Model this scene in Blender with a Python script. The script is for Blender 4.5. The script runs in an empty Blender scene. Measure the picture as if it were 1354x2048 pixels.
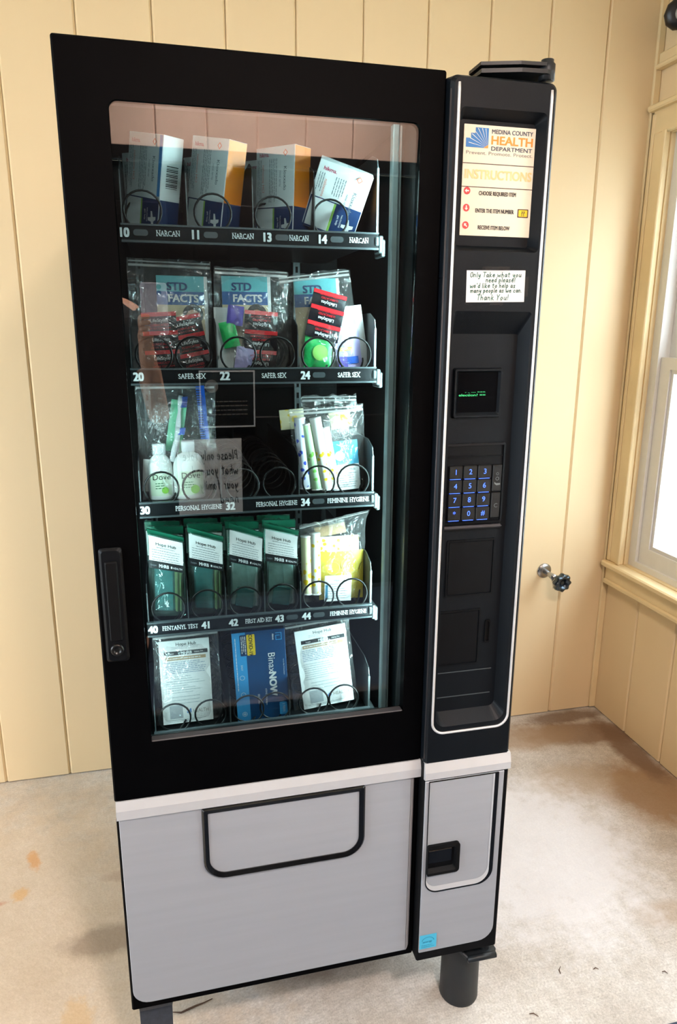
import bpy, bmesh, math, random
from mathutils import Vector, Matrix, Euler, noise
rad = math.radians
random.seed(4)
SC = bpy.context.scene
COL = SC.collection

# ---------------------------------------------------------------- camera
FPX, CAM = 1416.0, Vector((0.127, -1.163, 1.50))


def view_matrix(pitch, yaw, roll):
    cx, sx, cy, sy, cz, sz = (f(a) for a in (pitch, yaw, roll) for f in (math.cos, math.sin))
    B = Matrix(((1, 0, 0), (0, 0, -1), (0, 1, 0)))
    Rz = Matrix(((cz, -sz, 0), (sz, cz, 0), (0, 0, 1)))
    Rx = Matrix(((1, 0, 0), (0, cx, -sx), (0, sx, cx)))
    Ry = Matrix(((cy, -sy, 0), (sy, cy, 0), (0, 0, 1)))
    return Rz @ Rx @ B @ Ry


VM = view_matrix(rad(14.40), rad(13.715), rad(0.327))
cd = bpy.data.cameras.new('camera')
cam = bpy.data.objects.new('camera', cd)
COL.objects.link(cam)
cd.sensor_fit = 'VERTICAL'
cd.sensor_height = 36.0
cd.sensor_width = 36.0
cd.lens = 36.0 * FPX / 2048.0
cd.clip_start = 0.02
cm = Matrix((VM[0], -VM[1], -VM[2])).transposed().to_4x4()
cm.translation = CAM
cam.matrix_world = cm
SC.camera = cam


def P(u, v, y):
    """point of the vertical plane at depth y seen at photo pixel (u, v)"""
    d = VM.transposed() @ Vector(((u - 677) / FPX, (v - 1024) / FPX, 1.0))
    return CAM + d * ((y - CAM.y) / d.y)


def X(u, v, y=0.16):
    return P(u, v, y).x


def Z(u, v, y=0.16):
    return P(u, v, y).z


# ---------------------------------------------------------------- world, light, exposure
W = bpy.data.worlds.new('world')
SC.world = W
W.use_nodes = True
W.node_tree.nodes['Background'].inputs[0].default_value = (0.76, 0.89, 1.0, 1)
W.node_tree.nodes['Background'].inputs[1].default_value = 10.5
SC.view_settings.view_transform = 'Standard'
SC.view_settings.look = 'None'
SC.view_settings.gamma = 1.0
SC.view_settings.use_curve_mapping = False
SC.view_settings.exposure = 0.26
SC.cycles.use_denoising = True
SC.cycles.max_bounces = 6
SC.cycles.diffuse_bounces = 4
SC.cycles.glossy_bounces = 3
SC.cycles.transparent_max_bounces = 16
SC.cycles.use_adaptive_sampling = True
SC.cycles.adaptive_threshold = 0.04
SC.cycles.sample_clamp_indirect = 6.0


def area(name, loc, direction, sx, sy, power, color, portal=False):
    l = bpy.data.lights.new(name, 'AREA')
    l.shape = 'RECTANGLE'
    l.size, l.size_y = sx, sy
    l.energy = power
    l.color = color
    o = bpy.data.objects.new(name, l)
    o.location = loc
    o.rotation_euler = Vector(direction).to_track_quat('-Z', 'Y').to_euler()
    if portal:
        l.cycles.is_portal = True
    COL.objects.link(o)
    return o


WX, WY, FY, LX, CZ = 1.78, 1.149, -2.05, -2.3, 2.62     # right wall, back wall, front wall, left wall, ceiling
WIN = dict(y0=-0.02, y1=1.05, z0=0.66, z1=2.14)          # clear opening of the window in the right wall
area('window_daylight_portal', (WX + 0.14, (WIN['y0'] + WIN['y1']) / 2, (WIN['z0'] + WIN['z1']) / 2), (-1, 0, 0), 1.0, 1.48, 1, (1, 1, 1), True)
area('second_window_portal', (WX + 0.14, -1.02, 1.40), (-1, 0, 0), 1.0, 1.48, 1, (1, 1, 1), True)
area('left_windows_portal', (LX - 0.14, -0.55, 1.40), (1, 0, 0), 2.3, 1.48, 1, (1, 1, 1), True)

# ---------------------------------------------------------------- helpers


def lin(c):
    return tuple(((x / 255) / 12.92 if x / 255 <= 0.04045 else ((x / 255 + 0.055) / 1.055) ** 2.4) for x in c)


MATS = {}


def mat(name, rgb, rough=0.5, metal=0.0, spec=0.5, noise_amt=0.06, noise_scale=30.0, bump=0.0, bump_scale=200.0, emit=None, stretch=None, alpha=None):
    m = bpy.data.materials.new(name)
    m.use_nodes = True
    nt = m.node_tree
    b = nt.nodes['Principled BSDF']
    c = lin(rgb)
    tc = nt.nodes.new('ShaderNodeTexCoord')
    src = tc.outputs['Object']
    if stretch:
        mp = nt.nodes.new('ShaderNodeMapping')
        mp.inputs['Scale'].default_value = stretch
        nt.links.new(src, mp.inputs['Vector'])
        src = mp.outputs['Vector']
    n = nt.nodes.new('ShaderNodeTexNoise')
    n.inputs['Scale'].default_value = noise_scale
    n.inputs['Detail'].default_value = 3
    nt.links.new(src, n.inputs['Vector'])
    r = nt.nodes.new('ShaderNodeValToRGB')
    r.color_ramp.elements[0].position = 0.3
    r.color_ramp.elements[1].position = 0.7
    r.color_ramp.elements[0].color = tuple(x * (1 - noise_amt) for x in c) + (1,)
    r.color_ramp.elements[1].color = tuple(min(1, x * (1 + noise_amt)) for x in c) + (1,)
    nt.links.new(n.outputs['Fac'], r.inputs['Fac'])
    nt.links.new(r.outputs['Color'], b.inputs['Base Color'])
    b.inputs['Roughness'].default_value = rough
    b.inputs['Metallic'].default_value = metal
    b.inputs['Specular IOR Level'].default_value = spec
    if bump:
        n2 = nt.nodes.new('ShaderNodeTexNoise')
        n2.inputs['Scale'].default_value = bump_scale
        n2.inputs['Detail'].default_value = 4
        nt.links.new(src, n2.inputs['Vector'])
        bp = nt.nodes.new('ShaderNodeBump')
        bp.inputs['Strength'].default_value = bump
        bp.inputs['Distance'].default_value = 0.002
        nt.links.new(n2.outputs['Fac'], bp.inputs['Height'])
        nt.links.new(bp.outputs['Normal'], b.inputs['Normal'])
    if emit:
        b.inputs['Emission Color'].default_value = lin(emit[0]) + (1,)
        b.inputs['Emission Strength'].default_value = emit[1]
    MATS[name] = m
    return m


def film(name, tint=(255, 255, 255), haze=0.07, ior=1.5, rough=0.12, bump=0.6, gain=1.0, scale=22.0):
    """clear plastic film: see-through, glossy, a little milky, crinkled"""
    m = bpy.data.materials.new(name)
    m.use_nodes = True
    nt = m.node_tree
    nt.nodes.clear()
    out = nt.nodes.new('ShaderNodeOutputMaterial')
    tr = nt.nodes.new('ShaderNodeBsdfTransparent')
    tr.inputs[0].default_value = lin(tint) + (1,)
    gl = nt.nodes.new('ShaderNodeBsdfGlossy')
    gl.inputs['Roughness'].default_value = rough
    df = nt.nodes.new('ShaderNodeBsdfDiffuse')
    df.inputs[0].default_value = lin(tint) + (1,)
    # reflectance grows towards grazing view, alike from both sides of the thin sheet
    geo = nt.nodes.new('ShaderNodeNewGeometry')
    fr = nt.nodes.new('ShaderNodeVectorMath')
    fr.operation = 'DOT_PRODUCT'
    nt.links.new(geo.outputs['Incoming'], fr.inputs[0])
    nt.links.new(geo.outputs['Normal'], fr.inputs[1])

    def math_node(op, a, b):
        n_ = nt.nodes.new('ShaderNodeMath')
        n_.operation = op
        n_.use_clamp = True
        for s_, i_ in ((a, 0), (b, 1)):
            if hasattr(s_, 'is_output'):
                nt.links.new(s_, n_.inputs[i_])
            else:
                n_.inputs[i_].default_value = s_
        return n_
    ab = nt.nodes.new('ShaderNodeMath')
    ab.operation = 'ABSOLUTE'
    nt.links.new(fr.outputs['Value'], ab.inputs[0])
    inv = math_node('SUBTRACT', 1.0, ab.outputs[0])
    p5_ = math_node('POWER', inv.outputs[0], 5.0)
    f0_ = ((ior - 1) / (ior + 1)) ** 2 * gain
    mg = math_node('MULTIPLY', p5_.outputs[0], 1.0 - f0_)
    mg = math_node('ADD', mg.outputs[0], f0_)
    m1 = nt.nodes.new('ShaderNodeMixShader')
    m1.inputs[0].default_value = haze
    nt.links.new(tr.outputs[0], m1.inputs[1])
    nt.links.new(df.outputs[0], m1.inputs[2])
    m2 = nt.nodes.new('ShaderNodeMixShader')
    nt.links.new(mg.outputs[0], m2.inputs[0])
    nt.links.new(m1.outputs[0], m2.inputs[1])
    nt.links.new(gl.outputs[0], m2.inputs[2])
    nt.links.new(m2.outputs[0], out.inputs[0])
    if bump:
        tc = nt.nodes.new('ShaderNodeTexCoord')
        n = nt.nodes.new('ShaderNodeTexNoise')
        n.inputs['Scale'].default_value = scale
        n.inputs['Detail'].default_value = 2
        n.inputs['Distortion'].default_value = 1.5
        nt.links.new(tc.outputs['Object'], n.inputs['Vector'])
        bp = nt.nodes.new('ShaderNodeBump')
        bp.inputs['Strength'].default_value = bump
        bp.inputs['Distance'].default_value = 0.01
        nt.links.new(n.outputs['Fac'], bp.inputs['Height'])
        for s in (gl, df):
            nt.links.new(bp.outputs['Normal'], s.inputs['Normal'])
        nt.links.new(bp.outputs['Normal'], fr.inputs[1])
    MATS[name] = m
    return m


def rrect(x0, x1, z0, z1, r=0.0, n=6):
    """rounded rectangle outline, counter-clockwise; r is one radius or (bl, br, tr, tl)"""
    rs = (r,) * 4 if not isinstance(r, (tuple, list)) else r
    pts = []
    for (cx, cz, sx, sz, a0), q in zip(((x0, z0, 1, 1, 180), (x1, z0, -1, 1, 270), (x1, z1, -1, -1, 0), (x0, z1, 1, -1, 90)), rs):
        for i in range(n + 1):
            a = rad(a0 + 90 * i / n)
            pts.append((cx + sx * q + q * math.cos(a), cz + sz * q + q * math.sin(a)))
    return pts


class MB:
    def __init__(self, M=None):
        self.v, self.f, self.s, self.m = [], [], [], []
        self.M = M or Matrix()
        self.mi = 0

    def add(self, vs, fs, smooth=False, mi=None, M=None):
        k = len(self.v)
        T = self.M @ M if M is not None else self.M
        self.v += [T @ Vector(p) for p in vs]
        self.f += [tuple(i + k for i in q) for q in fs]
        self.s += [smooth] * len(fs)
        self.m += [self.mi if mi is None else mi] * len(fs)
        return self

    def box(self, x0, x1, y0, y1, z0, z1, b=0.0, mi=None, M=None, seg=1):
        if not b:
            vs = [(x, y, z) for x in (x0, x1) for y in (y0, y1) for z in (z0, z1)]
            return self.add(vs, [(0, 1, 3, 2), (4, 6, 7, 5), (0, 4, 5, 1), (2, 3, 7, 6), (0, 2, 6, 4), (1, 5, 7, 3)], False, mi, M)
        bm = bmesh.new()
        bmesh.ops.create_cube(bm, size=1.0)
        for q in bm.verts:
            q.co = Vector(((x0 + x1) / 2 + q.co.x * (x1 - x0), (y0 + y1) / 2 + q.co.y * (y1 - y0), (z0 + z1) / 2 + q.co.z * (z1 - z0)))
        bmesh.ops.bevel(bm, geom=list(bm.edges), offset=b, segments=seg, affect='EDGES')
        bm.verts.ensure_lookup_table()
        bm.verts.index_update()
        self.add([q.co.copy() for q in bm.verts], [tuple(q.index for q in f.verts) for f in bm.faces], seg > 1, mi, M)
        bm.free()
        return self

    def prism(self, outline, y0, y1, mi=None, M=None, inset=0.0, smooth=False):
        """outline in (x, z), extruded from y0 (front) to y1; inset chamfers the front edge"""
        n = len(outline)
        loops = [[(x, y1, z) for x, z in outline]]
        if inset:
            cx = (min(p[0] for p in outline) + max(p[0] for p in outline)) / 2
            cz = (min(p[1] for p in outline) + max(p[1] for p in outline)) / 2
            loops.append([(x, y0 + inset, z) for x, z in outline])
            loops.append([(x - math.copysign(min(inset, abs(x - cx)), x - cx), y0, z - math.copysign(min(inset, abs(z - cz)), z - cz)) for x, z in outline])
        else:
            loops.append([(x, y0, z) for x, z in outline])
        vs = [p for l in loops for p in l]
        fs = []
        for k in range(len(loops) - 1):
            for i in range(n):
                j = (i + 1) % n
                fs.append((k * n + i, (k + 1) * n + i, (k + 1) * n + j, k * n + j))
        self.add(vs, fs, smooth, mi, M)
        e = len(loops) - 1
        k0 = len(self.v) - len(vs)
        for face in (tuple(k0 + e * n + i for i in range(n)), tuple(k0 + i for i in reversed(range(n)))):
            self.f.append(face)
            self.s.append(False)
            self.m.append(self.mi if mi is None else mi)
        return self

    def frame(self, loops, mi=None, M=None, smooth=False, close=False):
        """skin a list of equal-length closed loops of 3-D points; close joins the last to the first"""
        n = len(loops[0])
        vs = [p for l in loops for p in l]
        fs = []
        L = len(loops)
        for k in range(L if close else L - 1):
            k2 = (k + 1) % L
            for i in range(n):
                j = (i + 1) % n
                fs.append((k * n + i, k2 * n + i, k2 * n + j, k * n + j))
        return self.add(vs, fs, smooth, mi, M)

    def ring(self, outer, inner, y0, y1, mi=None, M=None):
        a = [[(x, y1, z) for x, z in outer], [(x, y0, z) for x, z in outer], [(x, y0, z) for x, z in inner], [(x, y1, z) for x, z in inner]]
        return self.frame(a, mi, M, False, True)

    def tube(self, pts, r, n=8, mi=None, cyclic=False, caps=True, M=None):
        pts = [Vector(p) for p in pts]
        rs = r if isinstance(r, (list, tuple)) else [r] * len(pts)
        vs, fs = [], []
        up = None
        L = len(pts)
        for i, p in enumerate(pts):
            a = pts[(i - 1) % L] if (cyclic or i) else pts[0]
            c = pts[(i + 1) % L] if (cyclic or i < L - 1) else pts[-1]
            t = (c - a).normalized()
            if up is None:
                up = t.orthogonal().normalized()
            up = (up - t * up.dot(t))
            up = up.normalized() if up.length > 1e-6 else t.orthogonal().normalized()
            w = t.cross(up)
            for k in range(n):
                an = 2 * math.pi * k / n
                vs.append(p + (up * math.cos(an) + w * math.sin(an)) * rs[i])
        for i in range(L if cyclic else L - 1):
            j = (i + 1) % L
            for k in range(n):
                k2 = (k + 1) % n
                fs.append((i * n + k, i * n + k2, j * n + k2, j * n + k))
        if caps and not cyclic:
            fs.append(tuple(reversed(range(n))))
            fs.append(tuple((L - 1) * n + k for k in range(n)))
        return self.add(vs, fs, True, mi, M)

    def lathe(self, prof, n=24, mi=None, M=None, sx=1.0, sy=1.0):
        """profile of (r, z) turned about z"""
        vs = [(r * sx * math.cos(2 * math.pi * k / n), r * sy * math.sin(2 * math.pi * k / n), z) for r, z in prof for k in range(n)]
        fs = []
        for i in range(len(prof) - 1):
            for k in range(n):
                k2 = (k + 1) % n
                fs.append((i * n + k, i * n + k2, (i + 1) * n + k2, (i + 1) * n + k))
        fs.append(tuple(reversed(range(n))))
        fs.append(tuple((len(prof) - 1) * n + k for k in range(n)))
        return self.add(vs, fs, True, mi, M)

    def quad(self, x0, x1, z0, z1, y, mi=None, M=None):
        return self.add([(x0, y, z0), (x1, y, z0), (x1, y, z1), (x0, y, z1)], [(0, 1, 2, 3)], False, mi, M)

    def text(self, s, h, cx, cz, y, mi=None, M=None, bold=0.0, xs=1.0, rot=0.0, align='CENTER', width=None):
        """flat lettering of cap height h lying in the xz plane at depth y"""
        vs, fs, x0, x1 = glyphs(s, 0.0)
        k = h / 0.729
        sx = k * xs
        if width:
            sx = width / max(1e-6, x1 - x0)
        ox = {'CENTER': (x0 + x1) / 2, 'LEFT': x0, 'RIGHT': x1}[align]
        ca, sa = math.cos(rot), math.sin(rot)
        for j, (bx, bz) in enumerate(((-1, -0.6), (1, -0.6), (-1, 0.6), (1, 0.6)) if bold else ((0, 0),)):
            o = []
            for (a, b) in vs:
                px, pz = (a - ox) * sx + bx * bold * k, (b - 0.3645) * k + bz * bold * k
                o.append((cx + px * ca - pz * sa, y - 0.00004 * j, cz + px * sa + pz * ca))
            self.add(o, fs, False, mi, M)
        return self

    def lines(self, x0, x1, z0, z1, n, y, h=None, mi=None, M=None, seed=1, fill=0.8):
        """rows of small print"""
        rnd = random.Random(seed)
        st = (z1 - z0) / max(1, n)
        h = h or st * 0.42
        for i in range(n):
            z = z1 - st * (i + 0.5)
            x = x0
            end = x0 + (x1 - x0) * (fill + (1 - fill) * rnd.random())
            while x < end:
                w = min(h * rnd.uniform(1.5, 5.5), end - x)
                self.quad(x, x + w, z - h / 2, z + h / 2, y, mi, M)
                x += w + h * 0.8
        return self

    def build(self, name, mats, parent=None, mesh=None):
        me = bpy.data.meshes.new(name)
        me.from_pydata([tuple(p) for p in self.v], [], self.f)
        me.polygons.foreach_set('use_smooth', self.s)
        me.polygons.foreach_set('material_index', self.m)
        mats = mats if isinstance(mats, (list, tuple)) else [mats]
        for q in mats:
            me.materials.append(MATS[q] if isinstance(q, str) else q)
        me.update()
        o = bpy.data.objects.new(name, me)
        COL.objects.link(o)
        o.parent = parent
        return o


_G = {}


def glyphs(s, bold=0.0):
    key = (s, bold)
    if key not in _G:
        c = bpy.data.curves.new('t', 'FONT')
        c.body = s
        c.resolution_u = 3
        c.offset = bold
        o = bpy.data.objects.new('t', c)
        me = bpy.data.meshes.new_from_object(o)
        vs = [(v.co.x, v.co.y) for v in me.vertices]
        fs = [tuple(p.vertices) for p in me.polygons]
        bpy.data.objects.remove(o)
        bpy.data.meshes.remove(me)
        bpy.data.curves.remove(c)
        xs = [a for a, b in vs] or [0, 1]
        _G[key] = (vs, fs, min(xs), max(xs))
    return _G[key]


def tag(o, label, cat=None, group=None, kind=None):
    o['label'] = label
    if cat:
        o['category'] = cat
    if group:
        o['group'] = group
    if kind:
        o['kind'] = kind
    return o


def thing(name, label, cat, loc=(0, 0, 0), rot=(0, 0, 0), group=None, kind=None):
    o = bpy.data.objects.new(name, None)
    o.empty_display_size = 0.05
    COL.objects.link(o)
    o.location = loc
    o.rotation_euler = rot
    return tag(o, label, cat, group, kind)


def struct(name, mb, m, label, cat):
    return tag(mb.build(name, m), label, cat, kind='structure')


def dup(o, parent=None, loc=None):
    c = o.copy()
    COL.objects.link(c)
    c.parent = parent
    if loc is not None:
        c.location = loc
    return c


# ---------------------------------------------------------------- materials
mat('wall_paint', (233, 210, 168), 0.55, noise_amt=0.03, noise_scale=3, bump=0.12, bump_scale=60, stretch=(1, 1, 0.06))
mat('trim_paint', (232, 210, 164), 0.5, noise_amt=0.05, noise_scale=8, bump=0.1, bump_scale=50)
mat('ceiling_paint', (236, 226, 205), 0.7, noise_amt=0.03, noise_scale=4)
mat('vinyl_white', (228, 228, 224), 0.4, noise_amt=0.02)
mat('gasket_grey', (120, 118, 116), 0.5)
mat('door_black', (3, 3, 4), 0.55, spec=0.04, noise_amt=0.1)
mat('cabinet_black', (8, 9, 11), 0.6, spec=0.15, noise_amt=0.1)
mat('inner_steel', (20, 25, 28), 0.42, 0.3, noise_amt=0.25, noise_scale=14)
mat('tray_black', (11, 14, 17), 0.45, spec=0.3, noise_amt=0.1)
mat('rail_black', (9, 12, 16), 0.45, spec=0.25)
mat('rail_edge', (88, 96, 100), 0.35, 0.5)
mat('lit_bar_steel', (150, 166, 166), 0.45, 0.15, noise_amt=0.1)  # steel made paler to stand for the light falling on the bar
mat('plate_steel', (92, 98, 100), 0.38, 0.6, noise_amt=0.1)
mat('column_plastic', (9, 15, 21), 0.48, spec=0.22, noise_amt=0.05, bump=0.08, bump_scale=600)
mat('column_dark', (8, 11, 15), 0.45, spec=0.2, noise_amt=0.05)
mat('chrome', (226, 226, 226), 0.35, 0.4, noise_amt=0.02)
mat('silver_panel', (180, 184, 190), 0.45, 0.30, noise_amt=0.025, noise_scale=60, bump=0.05, bump_scale=300, stretch=(0.05, 1, 1))
mat('silver_strip', (214, 215, 217), 0.35, 0.3, noise_amt=0.02)
mat('black_gloss', (10, 11, 13), 0.25, spec=0.5)
mat('ledge_grey', (56, 54, 57), 0.45, noise_amt=0.1)
mat('screen_black', (2, 3, 6), 0.35, spec=0.06)
mat('lcd_green', (60, 200, 120), 0.5, emit=((70, 230, 140), 0.55))
mat('key_black', (15, 18, 20), 0.4)
mat('key_blue', (70, 110, 255), 0.5, emit=((70, 115, 255), 1.6))
mat('key_grey', (110, 118, 120), 0.5)
mat('coil_black', (17, 19, 20), 0.3, 0.3, spec=0.6)
mat('white_print', (232, 236, 238), 0.6, noise_amt=0.01)
mat('sticker_white', (238, 236, 226), 0.5, noise_amt=0.02)
mat('sign_paper', (236, 228, 206), 0.35, noise_amt=0.02, noise_scale=6)
mat('print_blue', (58, 124, 190), 0.5)
mat('print_navy', (60, 72, 92), 0.5)
mat('print_orange', (226, 152, 62), 0.5)
mat('print_pale_yellow', (240, 210, 150), 0.5)
mat('print_grey', (128, 122, 118), 0.5)
mat('print_brown', (86, 62, 56), 0.5)
mat('print_dark', (58, 54, 52), 0.5)
mat('print_red', (214, 70, 70), 0.45)
mat('print_yellow', (246, 208, 40), 0.45)
mat('paper_white', (232, 232, 232), 0.7, noise_amt=0.02)
mat('ink_green', (20, 104, 86), 0.6)
mat('ink_black', (32, 34, 36), 0.6)
mat('sticker_cyan', (78, 190, 226), 0.5, noise_amt=0.03)
mat('ink_teal', (28, 120, 156), 0.5)
mat('chrome_worn', (176, 176, 176), 0.25, 0.95, noise_amt=0.12, noise_scale=80)
mat('knob_dark', (74, 84, 92), 0.25, 0.8, noise_amt=0.2, noise_scale=60)
mat('fixture_black', (18, 20, 22), 0.35)
mat('fixture_grey', (176, 178, 176), 0.4)
mat('leg_black', (30, 34, 37), 0.45, spec=0.4)
mat('foot_blue_grey', (58, 64, 74), 0.5, 0.3, noise_amt=0.2, noise_scale=90)
mat('mat_blue', (62, 74, 92), 0.9, noise_amt=0.25, noise_scale=300, bump=0.5, bump_scale=500)
mat('twig_brown', (84, 62, 48), 0.8)
mat('carton_white', (226, 230, 230), 0.45, noise_amt=0.02)
mat('carton_orange', (244, 136, 30), 0.4, noise_amt=0.03)
mat('carton_navy', (24, 52, 96), 0.45, noise_amt=0.05)
mat('carton_sky', (60, 140, 205), 0.4, noise_amt=0.04)
mat('carton_green', (150, 196, 90), 0.5)
mat('test_blue', (18, 72, 122), 0.35, noise_amt=0.1, noise_scale=10)
mat('test_cyan', (58, 158, 222), 0.35, noise_amt=0.03)
mat('ink_coral', (232, 130, 110), 0.6)
mat('ink_magenta', (196, 46, 92), 0.6)
mat('ink_text', (120, 128, 134), 0.6)
mat('ink_faint', (168, 174, 180), 0.6)
mat('ink_faint_blue', (142, 156, 178), 0.6)
mat('booklet_teal', (96, 188, 196), 0.4, noise_amt=0.03)
mat('booklet_blue', (24, 92, 158), 0.4, noise_amt=0.03)
mat('booklet_navy', (22, 66, 116), 0.5)
mat('photo_tan', (214, 196, 160), 0.4, noise_amt=0.2, noise_scale=40)
mat('skin_print', (206, 150, 120), 0.4)
mat('hair_print', (44, 36, 34), 0.4)
mat('foil_black', (16, 16, 24), 0.35, spec=0.3, bump=0.35, bump_scale=120)
mat('foil_red', (212, 40, 48), 0.25, spec=0.5, bump=0.2, bump_scale=120)
mat('foil_green', (30, 176, 92), 0.28, spec=0.5, bump=0.6, bump_scale=90)
mat('foil_purple', (104, 90, 176), 0.28, spec=0.5, bump=0.5, bump_scale=90)
mat('foil_lilac', (190, 178, 226), 0.3, spec=0.5, bump=0.4, bump_scale=90)
mat('bottle_white', (238, 240, 238), 0.28, spec=0.5, noise_amt=0.01)
mat('bottle_label', (222, 240, 214), 0.4)
mat('leaf_green', (140, 200, 80), 0.5)
mat('ink_green_dark', (40, 110, 70), 0.5)
mat('plastic_blue', (30, 92, 196), 0.3)
mat('plastic_white', (232, 236, 240), 0.3)
mat('plastic_mint', (120, 214, 170), 0.35)
mat('wrap_blue', (64, 96, 206), 0.35)
mat('wrap_green', (150, 216, 110), 0.35)
mat('wrap_yellow', (244, 218, 60), 0.35)
mat('wrap_white', (238, 240, 238), 0.35)
mat('wrap_pale_yellow', (246, 234, 150), 0.4, noise_amt=0.05)
mat('pad_cyan', (72, 184, 222), 0.4, noise_amt=0.05, bump=0.2, bump_scale=300)
mat('zip_green', (24, 116, 88), 0.35, noise_amt=0.05)
mat('pack_teal', (40, 110, 116), 0.35, noise_amt=0.3, noise_scale=50, bump=0.4, bump_scale=60)
mat('pack_olive', (120, 124, 84), 0.4, noise_amt=0.2, noise_scale=60)
mat('pack_grey', (136, 146, 146), 0.4, noise_amt=0.2, noise_scale=60, bump=0.3, bump_scale=60)
mat('band_black', (24, 26, 30), 0.4)
mat('band_tan', (180, 150, 112), 0.5)
mat('door_dark', (26, 22, 22), 0.5, spec=0.2)
mat('added_lamp_white', (255, 240, 214), 0.5, emit=((255, 226, 184), 9.0))
mat('led_white', (230, 255, 250), 0.5, emit=((222, 252, 246), 6.0))
mat('phone_case', (222, 216, 240), 0.35)
mat('phone_lens', (14, 14, 18), 0.15)
mat('skin', (214, 160, 132), 0.5, noise_amt=0.05)
mat('hair', (40, 30, 26), 0.6, noise_amt=0.3, noise_scale=120)
mat('shirt_dark', (28, 30, 36), 0.8, noise_amt=0.1)
mat('trousers_dark', (30, 32, 44), 0.8, noise_amt=0.1)
mat('shoe_dark', (20, 20, 20), 0.6)
mat('front_wall_paint', (214, 182, 164), 0.55, noise_amt=0.04, noise_scale=3)
mat('ground_pale', (206, 206, 198), 0.9, noise_amt=0.1, noise_scale=2)
mat('siding_white', (240, 242, 242), 0.6)
film('bag_film', haze=0.04, rough=0.16, bump=1.0, gain=2.2, scale=30.0)
film('bag_film_milky', haze=0.045, rough=0.16, bump=1.0, gain=1.9, scale=34.0)
film('bag_film_teal', tint=(214, 240, 234), haze=0.06, rough=0.12, bump=0.7, gain=1.4)
film('zip_film', haze=0.32, rough=0.2, bump=0.2, gain=1.2)
film('tape_film', tint=(244, 246, 248), haze=0.012, rough=0.15, bump=0.05, gain=0.5)
film('pane_glass', tint=(220, 228, 229), ior=1.98, haze=0.0, rough=0.0, bump=0.0)
film('window_glass', ior=1.45, haze=0.0, rough=0.0, bump=0.0)


def flowered(name, base, accent, scale=70.0, cut=0.42):
    """wrapper film printed with scattered blooms"""
    m = mat(name, base, 0.35, noise_amt=0.02)
    nt = m.node_tree
    b = nt.nodes['Principled BSDF']
    tc = nt.nodes.new('ShaderNodeTexCoord')
    v = nt.nodes.new('ShaderNodeTexVoronoi')
    v.inputs['Scale'].default_value = scale
    nt.links.new(tc.outputs['Object'], v.inputs['Vector'])
    n = nt.nodes.new('ShaderNodeTexNoise')
    n.inputs['Scale'].default_value = scale * 3
    nt.links.new(tc.outputs['Object'], n.inputs['Vector'])
    ad = nt.nodes.new('ShaderNodeMath')
    ad.operation = 'MULTIPLY_ADD'
    ad.inputs[1].default_value = 0.35
    nt.links.new(n.outputs['Fac'], ad.inputs[0])
    nt.links.new(v.outputs['Distance'], ad.inputs[2])
    r = nt.nodes.new('ShaderNodeValToRGB')
    r.color_ramp.elements[0].position = cut
    r.color_ramp.elements[1].position = cut + 0.08
    r.color_ramp.elements[0].color = lin(accent) + (1,)
    r.color_ramp.elements[1].color = lin(base) + (1,)
    nt.links.new(ad.outputs[0], r.inputs['Fac'])
    nt.links.new(r.outputs['Color'], b.inputs['Base Color'])


flowered('wrap_flower_blue', (226, 230, 244), (52, 78, 200))
flowered('wrap_flower_green', (196, 232, 190), (128, 206, 90))
flowered('wrap_flower_yellow', (242, 242, 236), (244, 214, 40))
flowered('wrap_flower_gold', (246, 240, 200), (246, 212, 36), 55.0, 0.48)


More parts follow.
